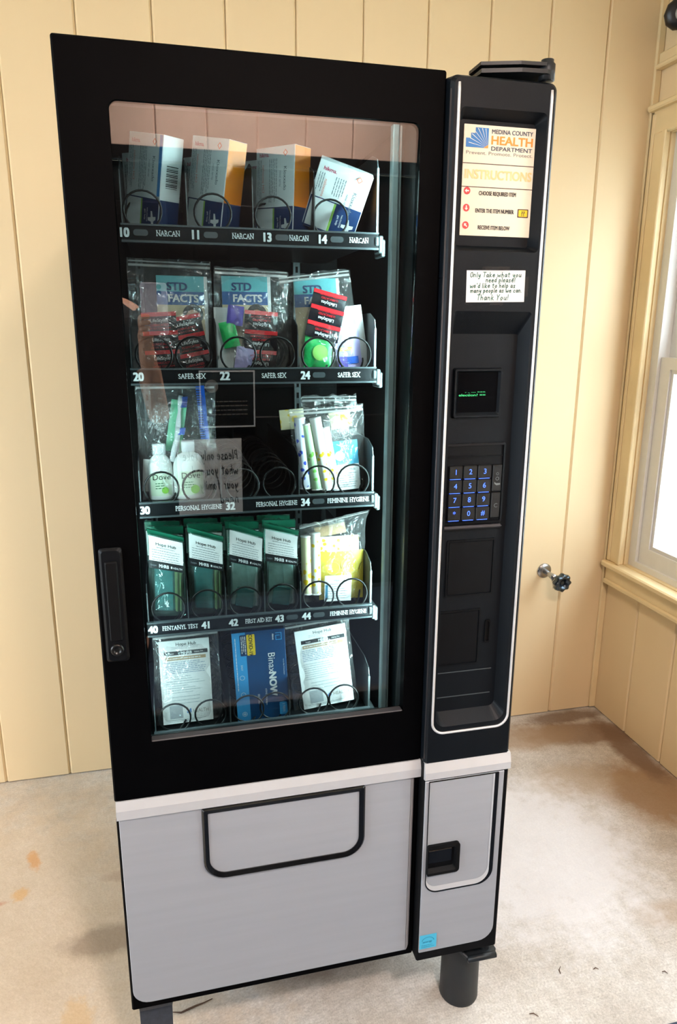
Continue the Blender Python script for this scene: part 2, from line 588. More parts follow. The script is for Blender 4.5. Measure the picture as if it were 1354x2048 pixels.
def concrete():
    m = bpy.data.materials.new('concrete')
    m.use_nodes = True
    nt = m.node_tree
    b = nt.nodes['Principled BSDF']
    b.inputs['Roughness'].default_value = 0.48
    tc = nt.nodes.new('ShaderNodeTexCoord')

    def noise_node(scale, detail, rough=0.6):
        n = nt.nodes.new('ShaderNodeTexNoise')
        n.inputs['Scale'].default_value = scale
        n.inputs['Detail'].default_value = detail
        n.inputs['Roughness'].default_value = rough
        nt.links.new(tc.outputs['Object'], n.inputs['Vector'])
        return n.outputs['Fac']

    def ramp(src, stops):
        r = nt.nodes.new('ShaderNodeValToRGB')
        e = r.color_ramp.elements
        while len(e) < len(stops):
            e.new(0.5)
        for q, (p, c) in zip(e, stops):
            q.position = p
            q.color = tuple(c) + (1,)
        nt.links.new(src, r.inputs['Fac'])
        return r.outputs['Color']

    def mix(fac, a, c, mode='MIX'):
        x = nt.nodes.new('ShaderNodeMix')
        x.data_type = 'RGBA'
        x.blend_type = mode
        if hasattr(fac, 'is_output'):
            nt.links.new(fac, x.inputs[0])
        else:
            x.inputs[0].default_value = fac
        for s, i in ((a, 6), (c, 7)):
            if hasattr(s, 'is_output'):
                nt.links.new(s, x.inputs[i])
            else:
                x.inputs[i].default_value = tuple(s) + (1,)
        return x.outputs[2]

    base = ramp(noise_node(4.5, 10, 0.7), [(0.28, lin((176, 166, 152))), (0.5, lin((203, 197, 187))), (0.72, lin((220, 217, 212)))])
    fine = ramp(noise_node(190, 5, 0.8), [(0.34, (0.70, 0.69, 0.68)), (0.62, (1.10, 1.10, 1.11))])
    c = mix(1.0, base, fine, 'MULTIPLY')
    midn = ramp(noise_node(48, 6, 0.75), [(0.34, (0.84, 0.83, 0.82)), (0.62, (1.05, 1.05, 1.06))])
    c = mix(1.0, c, midn, 'MULTIPLY')
    speck = ramp(noise_node(260, 2, 0.4), [(0.24, (0.30, 0.27, 0.25)), (0.31, (1, 1, 1))])
    c = mix(0.8, c, speck, 'MULTIPLY')

    def spot(cx, cy, rx, ry, color, strength, ang=0.0, wob=0.5):
        """one patch of colour, mostly stains, with its own outline at a fixed place on the slab"""
        nonlocal c
        mp = nt.nodes.new('ShaderNodeMapping')
        mp.vector_type = 'TEXTURE'
        mp.inputs['Location'].default_value = (cx, cy, 0)
        mp.inputs['Rotation'].default_value = (0, 0, ang)
        mp.inputs['Scale'].default_value = (rx, ry, 1)
        nt.links.new(tc.outputs['Object'], mp.inputs['Vector'])
        ln = nt.nodes.new('ShaderNodeVectorMath')
        ln.operation = 'LENGTH'
        nt.links.new(mp.outputs[0], ln.inputs[0])
        ad = nt.nodes.new('ShaderNodeMath')
        ad.operation = 'MULTIPLY_ADD'
        nt.links.new(noise_node(14 if max(rx, ry) > 0.09 else 46, 8, 0.7), ad.inputs[0])
        ad.inputs[1].default_value = wob * 2
        ad.inputs[2].default_value = -wob
        s = nt.nodes.new('ShaderNodeMath')
        nt.links.new(ln.outputs['Value'], s.inputs[0])
        nt.links.new(ad.outputs[0], s.inputs[1])
        f = ramp(s.outputs[0], [(0.55, (strength,) * 3), (1.0, (0, 0, 0))])
        rb = nt.nodes.new('ShaderNodeRGBToBW')
        nt.links.new(f, rb.inputs[0])
        c = mix(rb.outputs[0], c, color)

    spot(-0.55, 0.35, 0.95, 1.0, lin((212, 186, 154)), 0.55, 0.0, 0.5)  # broad warm beige tone over the left of the slab
    brown = lin((150, 118, 84))
    spot(1.66, 0.60, 0.20, 0.22, brown, 0.85, 0.2)
    spot(1.62, 0.98, 0.30, 0.10, lin((132, 104, 80)), 0.85, -0.2)
    spot(1.73, 0.85, 0.07, 0.26, lin((118, 92, 72)), 0.9)
    spot(1.70, 0.30, 0.12, 0.16, lin((166, 138, 106)), 0.7)
    spot(1.40, 1.00, 0.26, 0.10, lin((156, 130, 102)), 0.7)
    spot(1.42, 0.72, 0.20, 0.12, lin((176, 156, 130)), 0.6)
    spot(1.62, 1.10, 0.22, 0.05, lin((112, 88, 70)), 0.8)
    spot(1.35, 0.15, 0.12, 0.05, lin((178, 156, 130)), 0.5)
    spot(-0.315, 0.74, 0.020, 0.055, lin((206, 140, 60)), 0.6, 0.3, 0.8)
    spot(-0.33, 0.61, 0.026, 0.03, lin((206, 156, 86)), 0.6, 0.0, 0.8)
    spot(-0.45, 0.58, 0.10, 0.012, lin((176, 100, 62)), 0.6, 0.1, 0.7)
    spot(-0.42, 0.50, 0.05, 0.05, lin((214, 150, 110)), 0.4, 0.0, 0.9)
    spot(-0.08, 0.40, 0.14, 0.06, lin((140, 122, 104)), 0.7)
    spot(-0.02, 0.62, 0.12, 0.03, lin((164, 140, 124)), 0.5)
    spot(0.55, 0.42, 0.22, 0.12, lin((130, 110, 94)), 0.75)
    spot(0.15, 0.30, 0.10, 0.10, lin((168, 130, 104)), 0.5)
    spot(0.42, 0.20, 0.16, 0.05, lin((130, 112, 100)), 0.5)
    spot(-0.14, 0.20, 0.04, 0.06, lin((206, 166, 108)), 0.45, 0.3, 0.9)
    spot(1.12, 0.45, 0.40, 0.42, lin((226, 224, 226)), 0.7, 0.0, 0.7)  # pale patch painted in for the window light on the floor
    nt.links.new(c, b.inputs['Base Color'])
    bp = nt.nodes.new('ShaderNodeBump')
    bp.inputs['Strength'].default_value = 0.25
    bp.inputs['Distance'].default_value = 0.003
    nt.links.new(noise_node(70, 6), bp.inputs['Height'])
    nt.links.new(bp.outputs['Normal'], b.inputs['Normal'])
    MATS['concrete'] = m


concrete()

# ================================================================ THE ROOM
BW = 0.2043                                   # board width
G0 = -0.4655                                  # a groove of the back wall

mb = MB()
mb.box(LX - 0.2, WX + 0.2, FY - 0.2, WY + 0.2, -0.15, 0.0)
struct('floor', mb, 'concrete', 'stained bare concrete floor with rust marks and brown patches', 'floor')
mb = MB()
mb.box(LX - 0.2, WX + 0.2, FY - 0.2, WY + 0.2, CZ, CZ + 0.1)
struct('ceiling', mb, 'ceiling_paint', 'plain pale cream ceiling above the room', 'ceiling')


def plank_mb(w, h, M=None):
    """vertical board, face towards -y, chamfered long edges, foot at the origin's left corner"""
    c, t, g = 0.0058, 0.018, 0.0006
    sec = [(g, t), (g, c), (g + c, 0), (w - g - c, 0), (w - g, c), (w - g, t)]
    n = len(sec)
    q = MB(M)
    q.add([(x, y, 0) for x, y in sec] + [(x, y, h) for x, y in sec], [(i, (i + 1) % n, n + (i + 1) % n, n + i) for i in range(n)] + [tuple(reversed(range(n))), tuple(range(n, 2 * n))])
    return q


def planks(parent, mats, a0, a1, placements):
    """placements: list of (origin, rotz, width, height); alike boards share one mesh"""
    cache = {}
    for loc, rz, w, h in placements:
        k = (round(w, 4), round(h, 4))
        if k not in cache:
            o = plank_mb(w, h).build('plank', mats, parent)
            cache[k] = o
        else:
            o = dup(cache[k], parent)
        o.location = loc
        o.rotation_euler = (0, 0, rz)


mb = MB()
mb.box(LX - 0.15, WX + 0.15, WY + 0.018, WY + 0.15, 0, CZ)
wb = struct('wall_back', mb, 'wall_paint', 'back wall of cream painted vertical boards behind the vending machine', 'wall')
pl = []
x = G0 - 9 * BW
while x < WX - 0.01:
    w = min(BW, WX - x)
    if x + w > LX:
        pl.append(((x, WY, 0.004), 0, w, CZ - 0.004))
    x += BW
planks(wb, 'wall_paint', 0, 0, pl)

# right wall with two windows (the first one is in view)
wy0, wy1, wz0, wz1 = -0.02, 1.063, 0.645, 2.14
v0, v1 = -1.52, -0.50
mb = MB()
for (a, b, c, d) in ((FY - 0.15, WY + 0.15, 0, wz0), (FY - 0.15, WY + 0.15, wz1, CZ), (wy1, WY + 0.15, wz0, wz1), (v1, wy0, wz0, wz1), (FY - 0.15, v0, wz0, wz1)):
    mb.box(WX + 0.018, WX + 0.14, a, b, c, d)
wr = struct('wall_right', mb, 'wall_paint', 'right wall of cream boards with the white framed window', 'wall')
pl = []
y = WY
while y > FY + 0.01:
    w = min(BW, y - FY)
    lo = y - w
    segs = [(0.004, CZ)]
    for (a, b) in ((wy0, wy1), (v0, v1)):
        if lo < b - 0.02 and y > a + 0.02:
            segs = [(0.004, wz0 - 0.02), (wz1 + 0.02, CZ)]
    for s0, s1 in segs:
        pl.append(((WX, y, s0), -math.pi / 2, w, s1 - s0))
    y -= BW
planks(wr, 'wall_paint', 0, 0, pl)
mb = MB()
mb.box(WX - 0.026, WX, WY - 0.012, WY, 0.006, CZ, 0.003)
struct('trim_1', mb, 'trim_paint', 'narrow cream corner strip where back and right wall meet', 'trim')

SWAP = Matrix(((0, 1, 0, 0), (1, 0, 0, 0), (0, 0, 1, 0), (0, 0, 0, 1)))   # local x runs along world y, local y along world x


def window(name, a, b, label, n):
    w = MB(SWAP)
    w.ring(rrect(a, b, wz0, wz1), rrect(a + 0.046, b - 0.046, wz0 + 0.026, wz1 - 0.045), WX + 0.018, WX + 0.10)
    o = struct(name, w, 'vinyl_white', label, 'window')
    for nm, z0, z1, x0 in (('sash', wz0 + 0.024, 1.415, WX + 0.030), ('sash', 1.385, wz1 - 0.043, WX + 0.062)):
        s = MB(SWAP)
        s.ring(rrect(a + 0.047, b - 0.047, z0, z1), rrect(a + 0.098, b - 0.098, z0 + 0.062, z1 - 0.040), x0, x0 + 0.028)
        so = s.build(nm, 'vinyl_white', o)
        s = MB(SWAP)
        s.ring(rrect(a + 0.098, b - 0.098, z0 + 0.062, z1 - 0.040), rrect(a + 0.112, b - 0.112, z0 + 0.076, z1 - 0.054), x0 + 0.006, x0 + 0.024)
        s.build('glazing_bead', 'silver_strip', so)
        s = MB(SWAP)
        s.box(a + 0.110, b - 0.110, x0 + 0.012, x0 + 0.016, z0 + 0.074, z1 - 0.052)
        s.build('pane', 'window_glass', so)
    j = MB(SWAP)
    j.ring(rrect(a - 0.004, b + 0.004, wz0 - 0.004, wz1 + 0.004), rrect(a + 0.008, b - 0.008, wz0 + 0.004, wz1 - 0.008), WX + 0.001, WX + 0.13)
    j.build('jamb', 'trim_paint', o)
    for (p, q) in ((a - 0.066, a + 0.004), (b - 0.004, b + 0.062)):
        c = MB()
        c.box(WX - 0.022, WX + 0.002, p, q, wz0, wz1 + 0.07, 0.004)
        e = q if p > a else p
        inner = p if p > a else q
        c.box(WX - 0.028, WX - 0.020, inner - 0.010, inner + 0.010, wz0 + 0.002, wz1 + 0.0, 0.003)
        c.box(WX - 0.027, WX - 0.020, e - 0.014, e + 0.002, wz0 + 0.002, wz1 + 0.06, 0.003)
        c.build('casing', 'trim_paint', o)
    c = MB()
    c.box(WX - 0.024, WX + 0.002, a - 0.066, b + 0.062, wz1 - 0.006, wz1 + 0.075, 0.004)
    c.box(WX - 0.045, WX + 0.002, a - 0.076, b + 0.072, wz1 + 0.066, wz1 + 0.085, 0.005)
    c.build('head_casing', 'trim_paint', o)
    c = MB()
    c.box(WX - 0.046, WX + 0.05, a - 0.075, b + 0.071, wz0 - 0.022, wz0, 0.005)
    c.build('sill', 'trim_paint', o)
    c = MB()
    c.box(WX - 0.026, WX + 0.002, a - 0.066, b + 0.064, wz0 - 0.078, wz0 - 0.021, 0.003)
    c.box(WX - 0.034, WX - 0.020, a - 0.066, b + 0.064, wz0 - 0.092, wz0 - 0.072, 0.005)
    c.build('apron', 'trim_paint', o)
    return o


window('window_1', wy0, wy1, 'white double-hung window in the right wall beside the corner', 1)
window('window_2', v0, v1, 'second white double-hung window nearer the front of the right wall', 2)
mb = MB()
mb.box(WX - 0.030, WX, FY, WY - 0.012, 2.335, 2.350, 0.004)
mb.box(WX - 0.018, WX, FY, WY - 0.012, 2.350, 2.385, 0.004)
struct('trim_2', mb, 'trim_paint', 'cream picture rail moulding above the window on right wall', 'trim')

# wall behind the photographer (mirrored in the glass) with a dark double door
mb = MB()
dx0, dx1, dz = -0.75, 1.35, 1.975
for (a, b, c, d) in ((LX, WX, dz, CZ), (LX, dx0, 0, dz), (dx1, WX, 0, dz)):
    mb.box(a, b, FY - 0.14, FY - 0.018, c, d)
wf = struct('wall_front', mb, 'wall_paint', 'board wall with dark double door, behind the camera', 'wall')
pl = []
x = WX
while x > LX + 0.01:
    w = min(BW, x - LX)
    lo = x - w
    s0 = dz + 0.05 if (lo < dx1 - 0.02 and x > dx0 + 0.02) else 0.004
    pl.append(((x, FY, s0), math.pi, w, CZ - s0))
    x -= BW
planks(wf, 'front_wall_paint', 0, 0, pl)
mb = MB()
mb.ring(rrect(dx0 - 0.05, dx1 + 0.05, 0.0, dz + 0.05), rrect(dx0, dx1, 0.004, dz), FY - 0.06, FY + 0.015)
d1 = struct('door_1', mb, 'door_dark', 'dark double door behind the camera, mirrored in the glass', 'door')
for (a, b) in ((dx0 + 0.005, (dx0 + dx1) / 2 - 0.003), ((dx0 + dx1) / 2 + 0.003, dx1 - 0.005)):
    q = MB()
    q.box(a, b, FY - 0.055, FY - 0.015, 0.01, dz - 0.005, 0.004)
    q.box(a + 0.12, b - 0.12, FY - 0.02, FY - 0.008, 1.05, dz - 0.15, 0.006)
    q.box(a + 0.12, b - 0.12, FY - 0.02, FY - 0.008, 0.15, 0.92, 0.006)
    q.build('door_leaf', 'door_dark', d1)
q = MB()
q.box((dx0 + dx1) / 2 - 0.02, (dx0 + dx1) / 2 + 0.02, FY - 0.06, FY - 0.010, 0.006, dz)
q.build('astragal', 'door_dark', d1)
q = MB()
q.tube([(0.22, FY - 0.015, 1.0), (0.22, FY + 0.04, 1.0), (0.14, FY + 0.04, 1.0)], 0.009, 10)
q.build('door_handle', 'chrome_worn', d1)

# left wall with a row of windows (outside the frame)
mb = MB()
for (a, b, c, d) in ((FY - 0.15, WY + 0.15, 0, wz0), (FY - 0.15, WY + 0.15, wz1, CZ), (0.62, WY + 0.15, wz0, wz1), (FY - 0.15, -1.72, wz0, wz1)):
    mb.box(LX - 0.14, LX, a, b, c, d)
struct('wall_left', mb, 'wall_paint', 'left wall of the room with a row of windows', 'wall')
w = MB(SWAP)
w.ring(rrect(-1.72, 0.62, wz0, wz1), rrect(-1.68, 0.58, wz0 + 0.04, wz1 - 0.04), LX - 0.10, LX - 0.02)
w3 = struct('window_3', w, 'vinyl_white', 'wide three-light window in the left wall', 'window')
for yy in (-0.94, -0.16):
    q = MB()
    q.box(LX - 0.095, LX - 0.025, yy - 0.03, yy + 0.03, wz0 + 0.04, wz1 - 0.04, 0.004)
    q.build('mullion', 'vinyl_white', w3)
for a, b in ((-1.68, -0.97), (-0.91, -0.19), (-0.13, 0.58)):
    q = MB()
    q.box(LX - 0.064, LX - 0.060, a, b, wz0 + 0.04, wz1 - 0.04)
    q.build('pane', 'window_glass', w3)

# outside ground
mb = MB()
mb.box(-9, 9, -9, 9, -0.42, -0.30)
struct('ground', mb, 'ground_pale', 'pale ground outside the windows', 'ground')

# white siding of the building across the yard, seen through the window
mb = MB()
mb.box(WX + 1.72, WX + 1.90, -3.2, 4.4, -0.3, 2.9)
wo = struct('wall_outside', mb, 'siding_white', 'white horizontal siding of a building outside the window', 'wall')
src = None
for i in range(16):
    if src is None:
        q = MB()
        q.add([(-0.03, -3.2, 0), (-0.012, -3.2, 0.195), (0.0, -3.2, 0.195), (0.0, -3.2, 0), (-0.03, 4.4, 0), (-0.012, 4.4, 0.195), (0.0, 4.4, 0.195), (0.0, 4.4, 0)], [(0, 1, 2, 3), (7, 6, 5, 4), (0, 4, 5, 1), (1, 5, 6, 2), (3, 2, 6, 7), (0, 3, 7, 4)])
        src = o = q.build('siding_board', 'siding_white', wo)
    else:
        o = dup(src, wo)
    o.location = (WX + 1.72, 0, -0.3 + 0.2 * i)

# unseen ceiling lamp near the front wall, added to brighten the mirrored boards
lamp = thing('added_ceiling_lamp', 'unseen round flush ceiling lamp added above the dark door', 'lamp', (0.55, FY + 0.42, CZ))
q = MB()
q.lathe([(0.02, -0.001), (0.16, -0.001), (0.165, -0.02), (0.15, -0.03), (0.02, -0.03)], 28)
q.build('added_lamp_base', 'chrome_worn', lamp)
q = MB()
q.lathe([(0.14, -0.03), (0.135, -0.06), (0.11, -0.085), (0.06, -0.10), (0.01, -0.104)], 28)
q.build('added_lamp_shade', 'added_lamp_white', lamp)
l = bpy.data.lights.new('added_lamp_light', 'AREA')
l.shape = 'DISK'
l.size = 0.24
l.energy = 46
l.color = (1.0, 0.84, 0.78)
lo = bpy.data.objects.new('added_lamp_light', l)
lo.location = (0, 0, -0.107)
COL.objects.link(lo)
lo.parent = lamp

# ================================================================ VENDING MACHINE (front plane y = 0, left edge x = 0)
VM_ = thing('vending_machine', 'tall black and silver glass-front vending machine with keypad column', 'vending machine', (0, 0, 0))
ZB, ZT = 0.200, 1.893
DX = 0.581                                     # right edge of the glazed door
CX0, CX1, CY = 0.581, 0.763, -0.022            # control column
GX0, GX1, GZ0, GZ1 = 0.071, 0.5405, 0.789, 1.816


def part(name, q, m, parent=VM_, label=None):
    o = q.build(name, m, parent)
    if label:
        o['label'] = label
    return o


# cabinet shell, open in front of the product compartment
q = MB()
q.box(0.004, 0.030, 0.032, 0.86, ZB, ZT - 0.004)
q.box(0.590, 0.760, 0.032, 0.86, ZB, ZT - 0.004)
q.box(0.004, 0.760, 0.032, 0.86, 1.855, ZT - 0.004)
q.box(0.004, 0.760, 0.032, 0.86, ZB, 0.640)
q.box(0.004, 0.760, 0.640, 0.86, ZB, ZT - 0.004)
part('cabinet', q, 'cabinet_black')
# door frame round the window
q = MB()
out = rrect(0.0, DX, 0.676, ZT, 0.004)
inn = rrect(GX0, GX1, GZ0, GZ1, (0.003, 0.003, 0.012, 0.012))
back = rrect(GX0 - 0.002, GX1 + 0.004, GZ0 - 0.006, GZ1 + 0.004, (0.003, 0.003, 0.012, 0.012))
L = lambda o, y: [(a, y, b) for a, b in o]
q.frame([L(out, 0.031), L(out, 0.003), L(rrect(0.003, DX - 0.003, 0.679, ZT - 0.003, 0.004), 0.0), L(inn, 0.0), L(back, 0.004), L(back, 0.031)])
part('door_frame', q, 'door_black')
# door liner: the deep inner sides of the opening
q = MB()
q.frame([L(rrect(GX0 - 0.012, GX1 + 0.006, GZ0 - 0.045, GZ1 + 0.018, 0.004), y) for y in (0.0315, 0.100)])
part('door_liner', q, 'inner_steel')
q = MB()
q.box(0.5225, 0.5345, 0.085, 0.102, 0.70, 1.85, 0.002)
q.box(0.5365, 0.5395, 0.090, 0.102, 0.70, 1.85)
part('inner_frame_bar', q, 'lit_bar_steel')
q = MB()
q.box(0.030, GX0 - 0.012, 0.098, 0.102, 0.70, 1.85)
part('inner_frame_bar', q, 'inner_steel')
q = MB()
q.box(0.540, 0.590, 0.100, 0.104, 0.66, 1.85)
q.box(0.560, 0.590, 0.104, 0.64, 0.66, 1.85)
part('side_liner', q, 'cabinet_black')
# tilted glass pane: top forward, foot recessed
q = MB()
y0, y1, t = 0.0045, 0.0515, 0.005
za, zb = GZ1 + 0.003, GZ0 - 0.022
xa, xb = GX0 - 0.001, GX1 + 0.003
q.add([(xa, y0, za), (xb, y0, za), (xb, y1, zb), (xa, y1, zb), (xa, y0 + t, za), (xb, y0 + t, za), (xb, y1 + t, zb), (xa, y1 + t, zb)],
      [(0, 3, 2, 1), (4, 5, 6, 7), (0, 1, 5, 4), (3, 7, 6, 2), (0, 4, 7, 3), (1, 2, 6, 5)])
part('glass_pane', q, 'pane_glass', label='clear tilted glass pane')
q = MB()
q.box(GX0, GX1, 0.001, 0.018, GZ0 - 0.003, GZ0 + 0.0015, 0.0012)
part('window_ledge', q, 'ledge_grey', label='grey ledge strip under the glass')
q = MB()
q.add([(GX0, 0.018, GZ0), (GX1, 0.018, GZ0), (GX1, 0.056, GZ0 - 0.0245), (GX0, 0.056, GZ0 - 0.0245)], [(0, 1, 2, 3)])
part('window_sill', q, 'column_dark')
# silver strip across the door
q = MB()
q.add([(0.002, 0, 0.640), (0.002, -0.006, 0.642), (0.002, -0.006, 0.660), (0.002, -0.001, 0.677), (0.002, 0.02, 0.677), (0.002, 0.02, 0.640),
       (DX, 0, 0.640), (DX, -0.006, 0.642), (DX, -0.006, 0.660), (DX, -0.001, 0.677), (DX, 0.02, 0.677), (DX, 0.02, 0.640)],
      [(i, (i + 1) % 6, 6 + (i + 1) % 6, 6 + i) for i in range(6)] + [(5, 4, 3, 2, 1, 0), (6, 7, 8, 9, 10, 11)])
part('trim_strip', q, 'silver_strip', label='bright silver strip across the door')
# lower door
q = MB()
q.box(0.0, DX, 0.004, 0.031, ZB, 0.640, 0.003)
part('lower_door', q, 'door_black')
q = MB()
pts = [p for p in rrect(0.005, 0.563, 0.219, 0.640, (0.032, 0, 0, 0))]
q.prism(pts, -0.001, 0.006, inset=0.001)
sec = [(0.563 + 0.015 * i / 6, -0.001 + 0.020 * (i / 6) ** 2) for i in range(7)]
q.add([(x, y, 0.219 + 0.003 * i) for i, (x, y) in enumerate(sec)] + [(x, y, 0.640) for x, y in sec], [(i, i + 1, 8 + i, 7 + i) for i in range(6)], True)
part('lower_panel', q, 'silver_panel', label='large brushed silver lower panel')
# retrieval hatch
q = MB()
o1 = rrect(0.152, 0.467, 0.482, 0.6395, (0.042, 0.042, 0.004, 0.004), 8)
o2 = rrect(0.1555, 0.4635, 0.4855, 0.6375, (0.039, 0.039, 0.003, 0.003), 8)
o3 = rrect(0.163, 0.455, 0.494, 0.6285, (0.032, 0.032, 0.002, 0.002), 8)
q.frame([L(o1, 0.002), L(o1, -0.005), L(o2, -0.008), L(o3, -0.005), L(o3, 0.002)])
part('retrieval_frame', q, 'black_gloss')
q = MB()
q.prism(rrect(0.163, 0.455, 0.494, 0.6285, (0.032, 0.032, 0.002, 0.002), 8), -0.003, 0.001)
part('retrieval_flap', q, 'silver_panel')
# door handle with lock
q = MB()
q.prism(rrect(0.008, 0.045, 0.952, 1.154, 0.006), -0.007, 0.0, inset=0.004)
h = part('door_handle', q, 'column_dark')
q = MB()
q.prism(rrect(0.0165, 0.0365, 0.992, 1.132, 0.003), -0.011, -0.006, inset=0.002)
part('grip', q, 'cabinet_black', h)
q = MB(Matrix.Translation((0.0265, -0.006, 0.976)) @ Matrix.Rotation(rad(90), 4, 'X'))
q.lathe([(0.011, 0), (0.011, 0.004), (0.009, 0.006), (0.006, 0.006), (0.0055, 0.004), (0.002, 0.004)], 18)
part('lock', q, 'coil_black', h)

# ---------------- control column
q = MB()
q.box(CX0 + 0.002, CX1 - 0.001, 0.003, 0.034, ZB, ZT - 0.012)
part('column_body', q, 'column_dark')
mid = 1.585


def face_ring(z0, z1, hole, hole_back, yb, rtop=0.0):
    q = MB()
    n = 6
    o_back = rrect(CX0, CX1, z0, z1, 0.002, n)
    o_side = rrect(CX0, CX1, z0, z1, (0.001, 0.001, rtop, rtop), n)
    o_front = rrect(CX0 + 0.005, CX1 - 0.006, z0, z1 - (0.004 if rtop else 0), (0.001, 0.001, rtop, rtop), n)
    q.frame([L(o_back, 0.004), L(o_side, CY + 0.007), L(o_front, CY), L(hole, CY), L(hole_back, yb)])
    return q


hs = rrect(0.598, 0.7465, 1.627, 1.838, 0.008)
hsb = rrect(0.607, 0.737, 1.637, 1.826, 0.004)
q = face_ring(mid, ZT - 0.010, hs, hsb, 0.000, 0.012)
q.f.append(tuple(len(q.v) - len(hsb) + i for i in range(len(hsb))))
q.s.append(False)
q.m.append(0)
part('column_face', q, 'column_plastic')
hl = rrect(0.6005, 0.743, 0.757, 1.532, (0.020, 0.020, 0.006, 0.006))
hlb = rrect(0.6035, 0.731, 0.778, 1.495, (0.012, 0.012, 0.004, 0.004))
q = face_ring(0.681, mid, hl, hlb, 0.000)
q.f.append(tuple(len(q.v) - len(hlb) + i for i in range(len(hlb))))
q.s.append(False)
q.m.append(0)
part('column_face', q, 'column_plastic')
# chrome outline, one U
q = MB()
pts = [(0.5935, CY + 0.001, ZT - 0.022)] + [(0.5935, CY - 0.0005, z) for z in (1.86, 1.6, 1.3, 1.0, 0.775)]
for i in range(1, 9):
    a = rad(180 + 90 * i / 8)
    pts.append((0.6185 + 0.025 * math.cos(a), CY - 0.0005, 0.769 + 0.025 * math.sin(a)))
for i in range(0, 9):
    a = rad(270 + 90 * i / 8)
    pts.append((0.7265 + 0.025 * math.cos(a), CY - 0.0005, 0.769 + 0.025 * math.sin(a)))
pts += [(0.7515, CY - 0.0005, z) for z in (1.0, 1.3, 1.6, 1.86)] + [(0.7515, CY + 0.001, ZT - 0.022)]
q.tube(pts, 0.0025, 8)
part('chrome_trim', q, 'chrome')
q = MB()
q.tube([(0.5825, CY + 0.0055, ZT - 0.03), (0.5825, CY + 0.0055, 0.69)], 0.0016, 6)
part('edge_bead', q, 'ledge_grey')

# instruction sign in the upper recess
ys = -0.0022
a, b = P(929, 247, ys), P(1067, 474, ys)
sx0, sx1, sz0, sz1 = a.x, P(1066, 252, ys).x, P(915, 470, ys).z, a.z
sx1 = (sx1 + b.x) / 2
sw, sh = sx1 - sx0, sz1 - sz0
q = MB()
q.box(sx0, sx1, ys, 0.0005, sz0, sz1)
sign = part('instruction_sign', q, 'sign_paper', label='cream instruction card of a county health department')
yt = ys - 0.0004
mi = dict(blue=0, navy=1, orange=2, pale=3, grey=4, brown=5, dark=6, red=7, yellow=8, white=9)
ML = ['print_blue', 'print_navy', 'print_orange', 'print_pale_yellow', 'print_grey', 'print_brown', 'print_dark', 'print_red', 'print_yellow', 'sticker_white']
fx = lambda f: sx0 + sw * f
fz = lambda f: sz1 - sh * f
q = MB()
# stepped blue fan logo
for (x0, x1, z0, z1) in ((0.03, 0.335, 0.165, 0.20), (0.03, 0.335, 0.120, 0.165), (0.095, 0.335, 0.075, 0.120), (0.155, 0.335, 0.025, 0.075)):
    q.quad(fx(x0), fx(x1), fz(z1), fz(z0), yt, 0)
for i in range(7):
    an = rad(100 + 11.5 * i)
    ox, oz = fx(0.33), fz(0.198)
    ln = 0.034
    dx, dz_ = math.cos(an) * ln, math.sin(an) * ln
    if oz + dz_ > fz(0.03):
        k = (fz(0.03) - oz) / dz_
        dx, dz_ = dx * k, dz_ * k
    w = 0.0005
    q.add([(ox, yt - 0.0002, oz), (ox + dx - w * math.sin(an), yt - 0.0002, oz + dz_ + w * math.cos(an)), (ox + dx + w * math.sin(an), yt - 0.0002, oz + dz_ - w * math.cos(an))], [(0, 1, 2)], False, 9)
q.add([(fx(0.335), yt - 0.0003, fz(0.20)), (fx(0.335), yt - 0.0003, fz(0.172)), (fx(0.27), yt - 0.0003, fz(0.20))], [(0, 1, 2)], False, 2)
q.text('MEDINA COUNTY', sh * 0.040, fx(0.665), fz(0.050), yt, 1, bold=0.015, width=sw * 0.57)
q.text('HEALTH', sh * 0.078, fx(0.665), fz(0.125), yt, 2, bold=0.03, width=sw * 0.57)
q.text('DEPARTMENT', sh * 0.038, fx(0.665), fz(0.200), yt, 1, bold=0.015, width=sw * 0.57)
q.text('Prevent. Promote. Protect.', sh * 0.032, fx(0.50), fz(0.245), yt, 4, width=sw * 0.92)
q.quad(fx(0.0), fx(0.99), fz(0.345), fz(0.338), yt, 5)
q.text('INSTRUCTIONS', sh * 0.085, fx(0.50), fz(0.435), yt, 3, bold=0.03, width=sw * 0.93)
q.quad(fx(0.0), fx(0.99), fz(0.556), fz(0.549), yt, 5)
for f, s, wd, cx in ((0.605, 'CHOOSE REQUIRED ITEM', 0.52, 0.50), (0.765, 'ENTER THE ITEM NUMBER', 0.54, 0.475), (0.920, 'RECEIVE ITEM BELOW', 0.45, 0.475)):
    q.text(s, sh * 0.038, fx(cx), fz(f), yt, 6, bold=0.03, width=sw * wd)
for f, ang in ((0.590, 0), (0.745, 90), (0.905, -45)):
    q.add([(fx(0.075) + 0.0058 * math.cos(2 * math.pi * k / 20), yt, fz(f) + 0.0058 * math.sin(2 * math.pi * k / 20)) for k in range(20)], [tuple(range(20))], False, 7)
    ca, sa = math.cos(rad(ang + 180)), math.sin(rad(ang + 180))
    ar = [(0.004, 0), (0.0005, 0.003), (0.0005, 0.001), (-0.0035, 0.001), (-0.0035, -0.001), (0.0005, -0.001), (0.0005, -0.003)]
    q.add([(fx(0.075) + x * ca - z * sa, yt - 0.0002, fz(f) + x * sa + z * ca) for x, z in ar], [tuple(range(7))], False, 9)
q.add([(x, yt, z) for x, z in rrect(fx(0.80), fx(0.955), fz(0.815), fz(0.735), 0.001, 3)], [tuple(range(16))], False, 5)
q.add([(x, yt - 0.0002, z) for x, z in rrect(fx(0.815), fx(0.94), fz(0.806), fz(0.744), 0.001, 3)], [tuple(range(16))], False, 8)
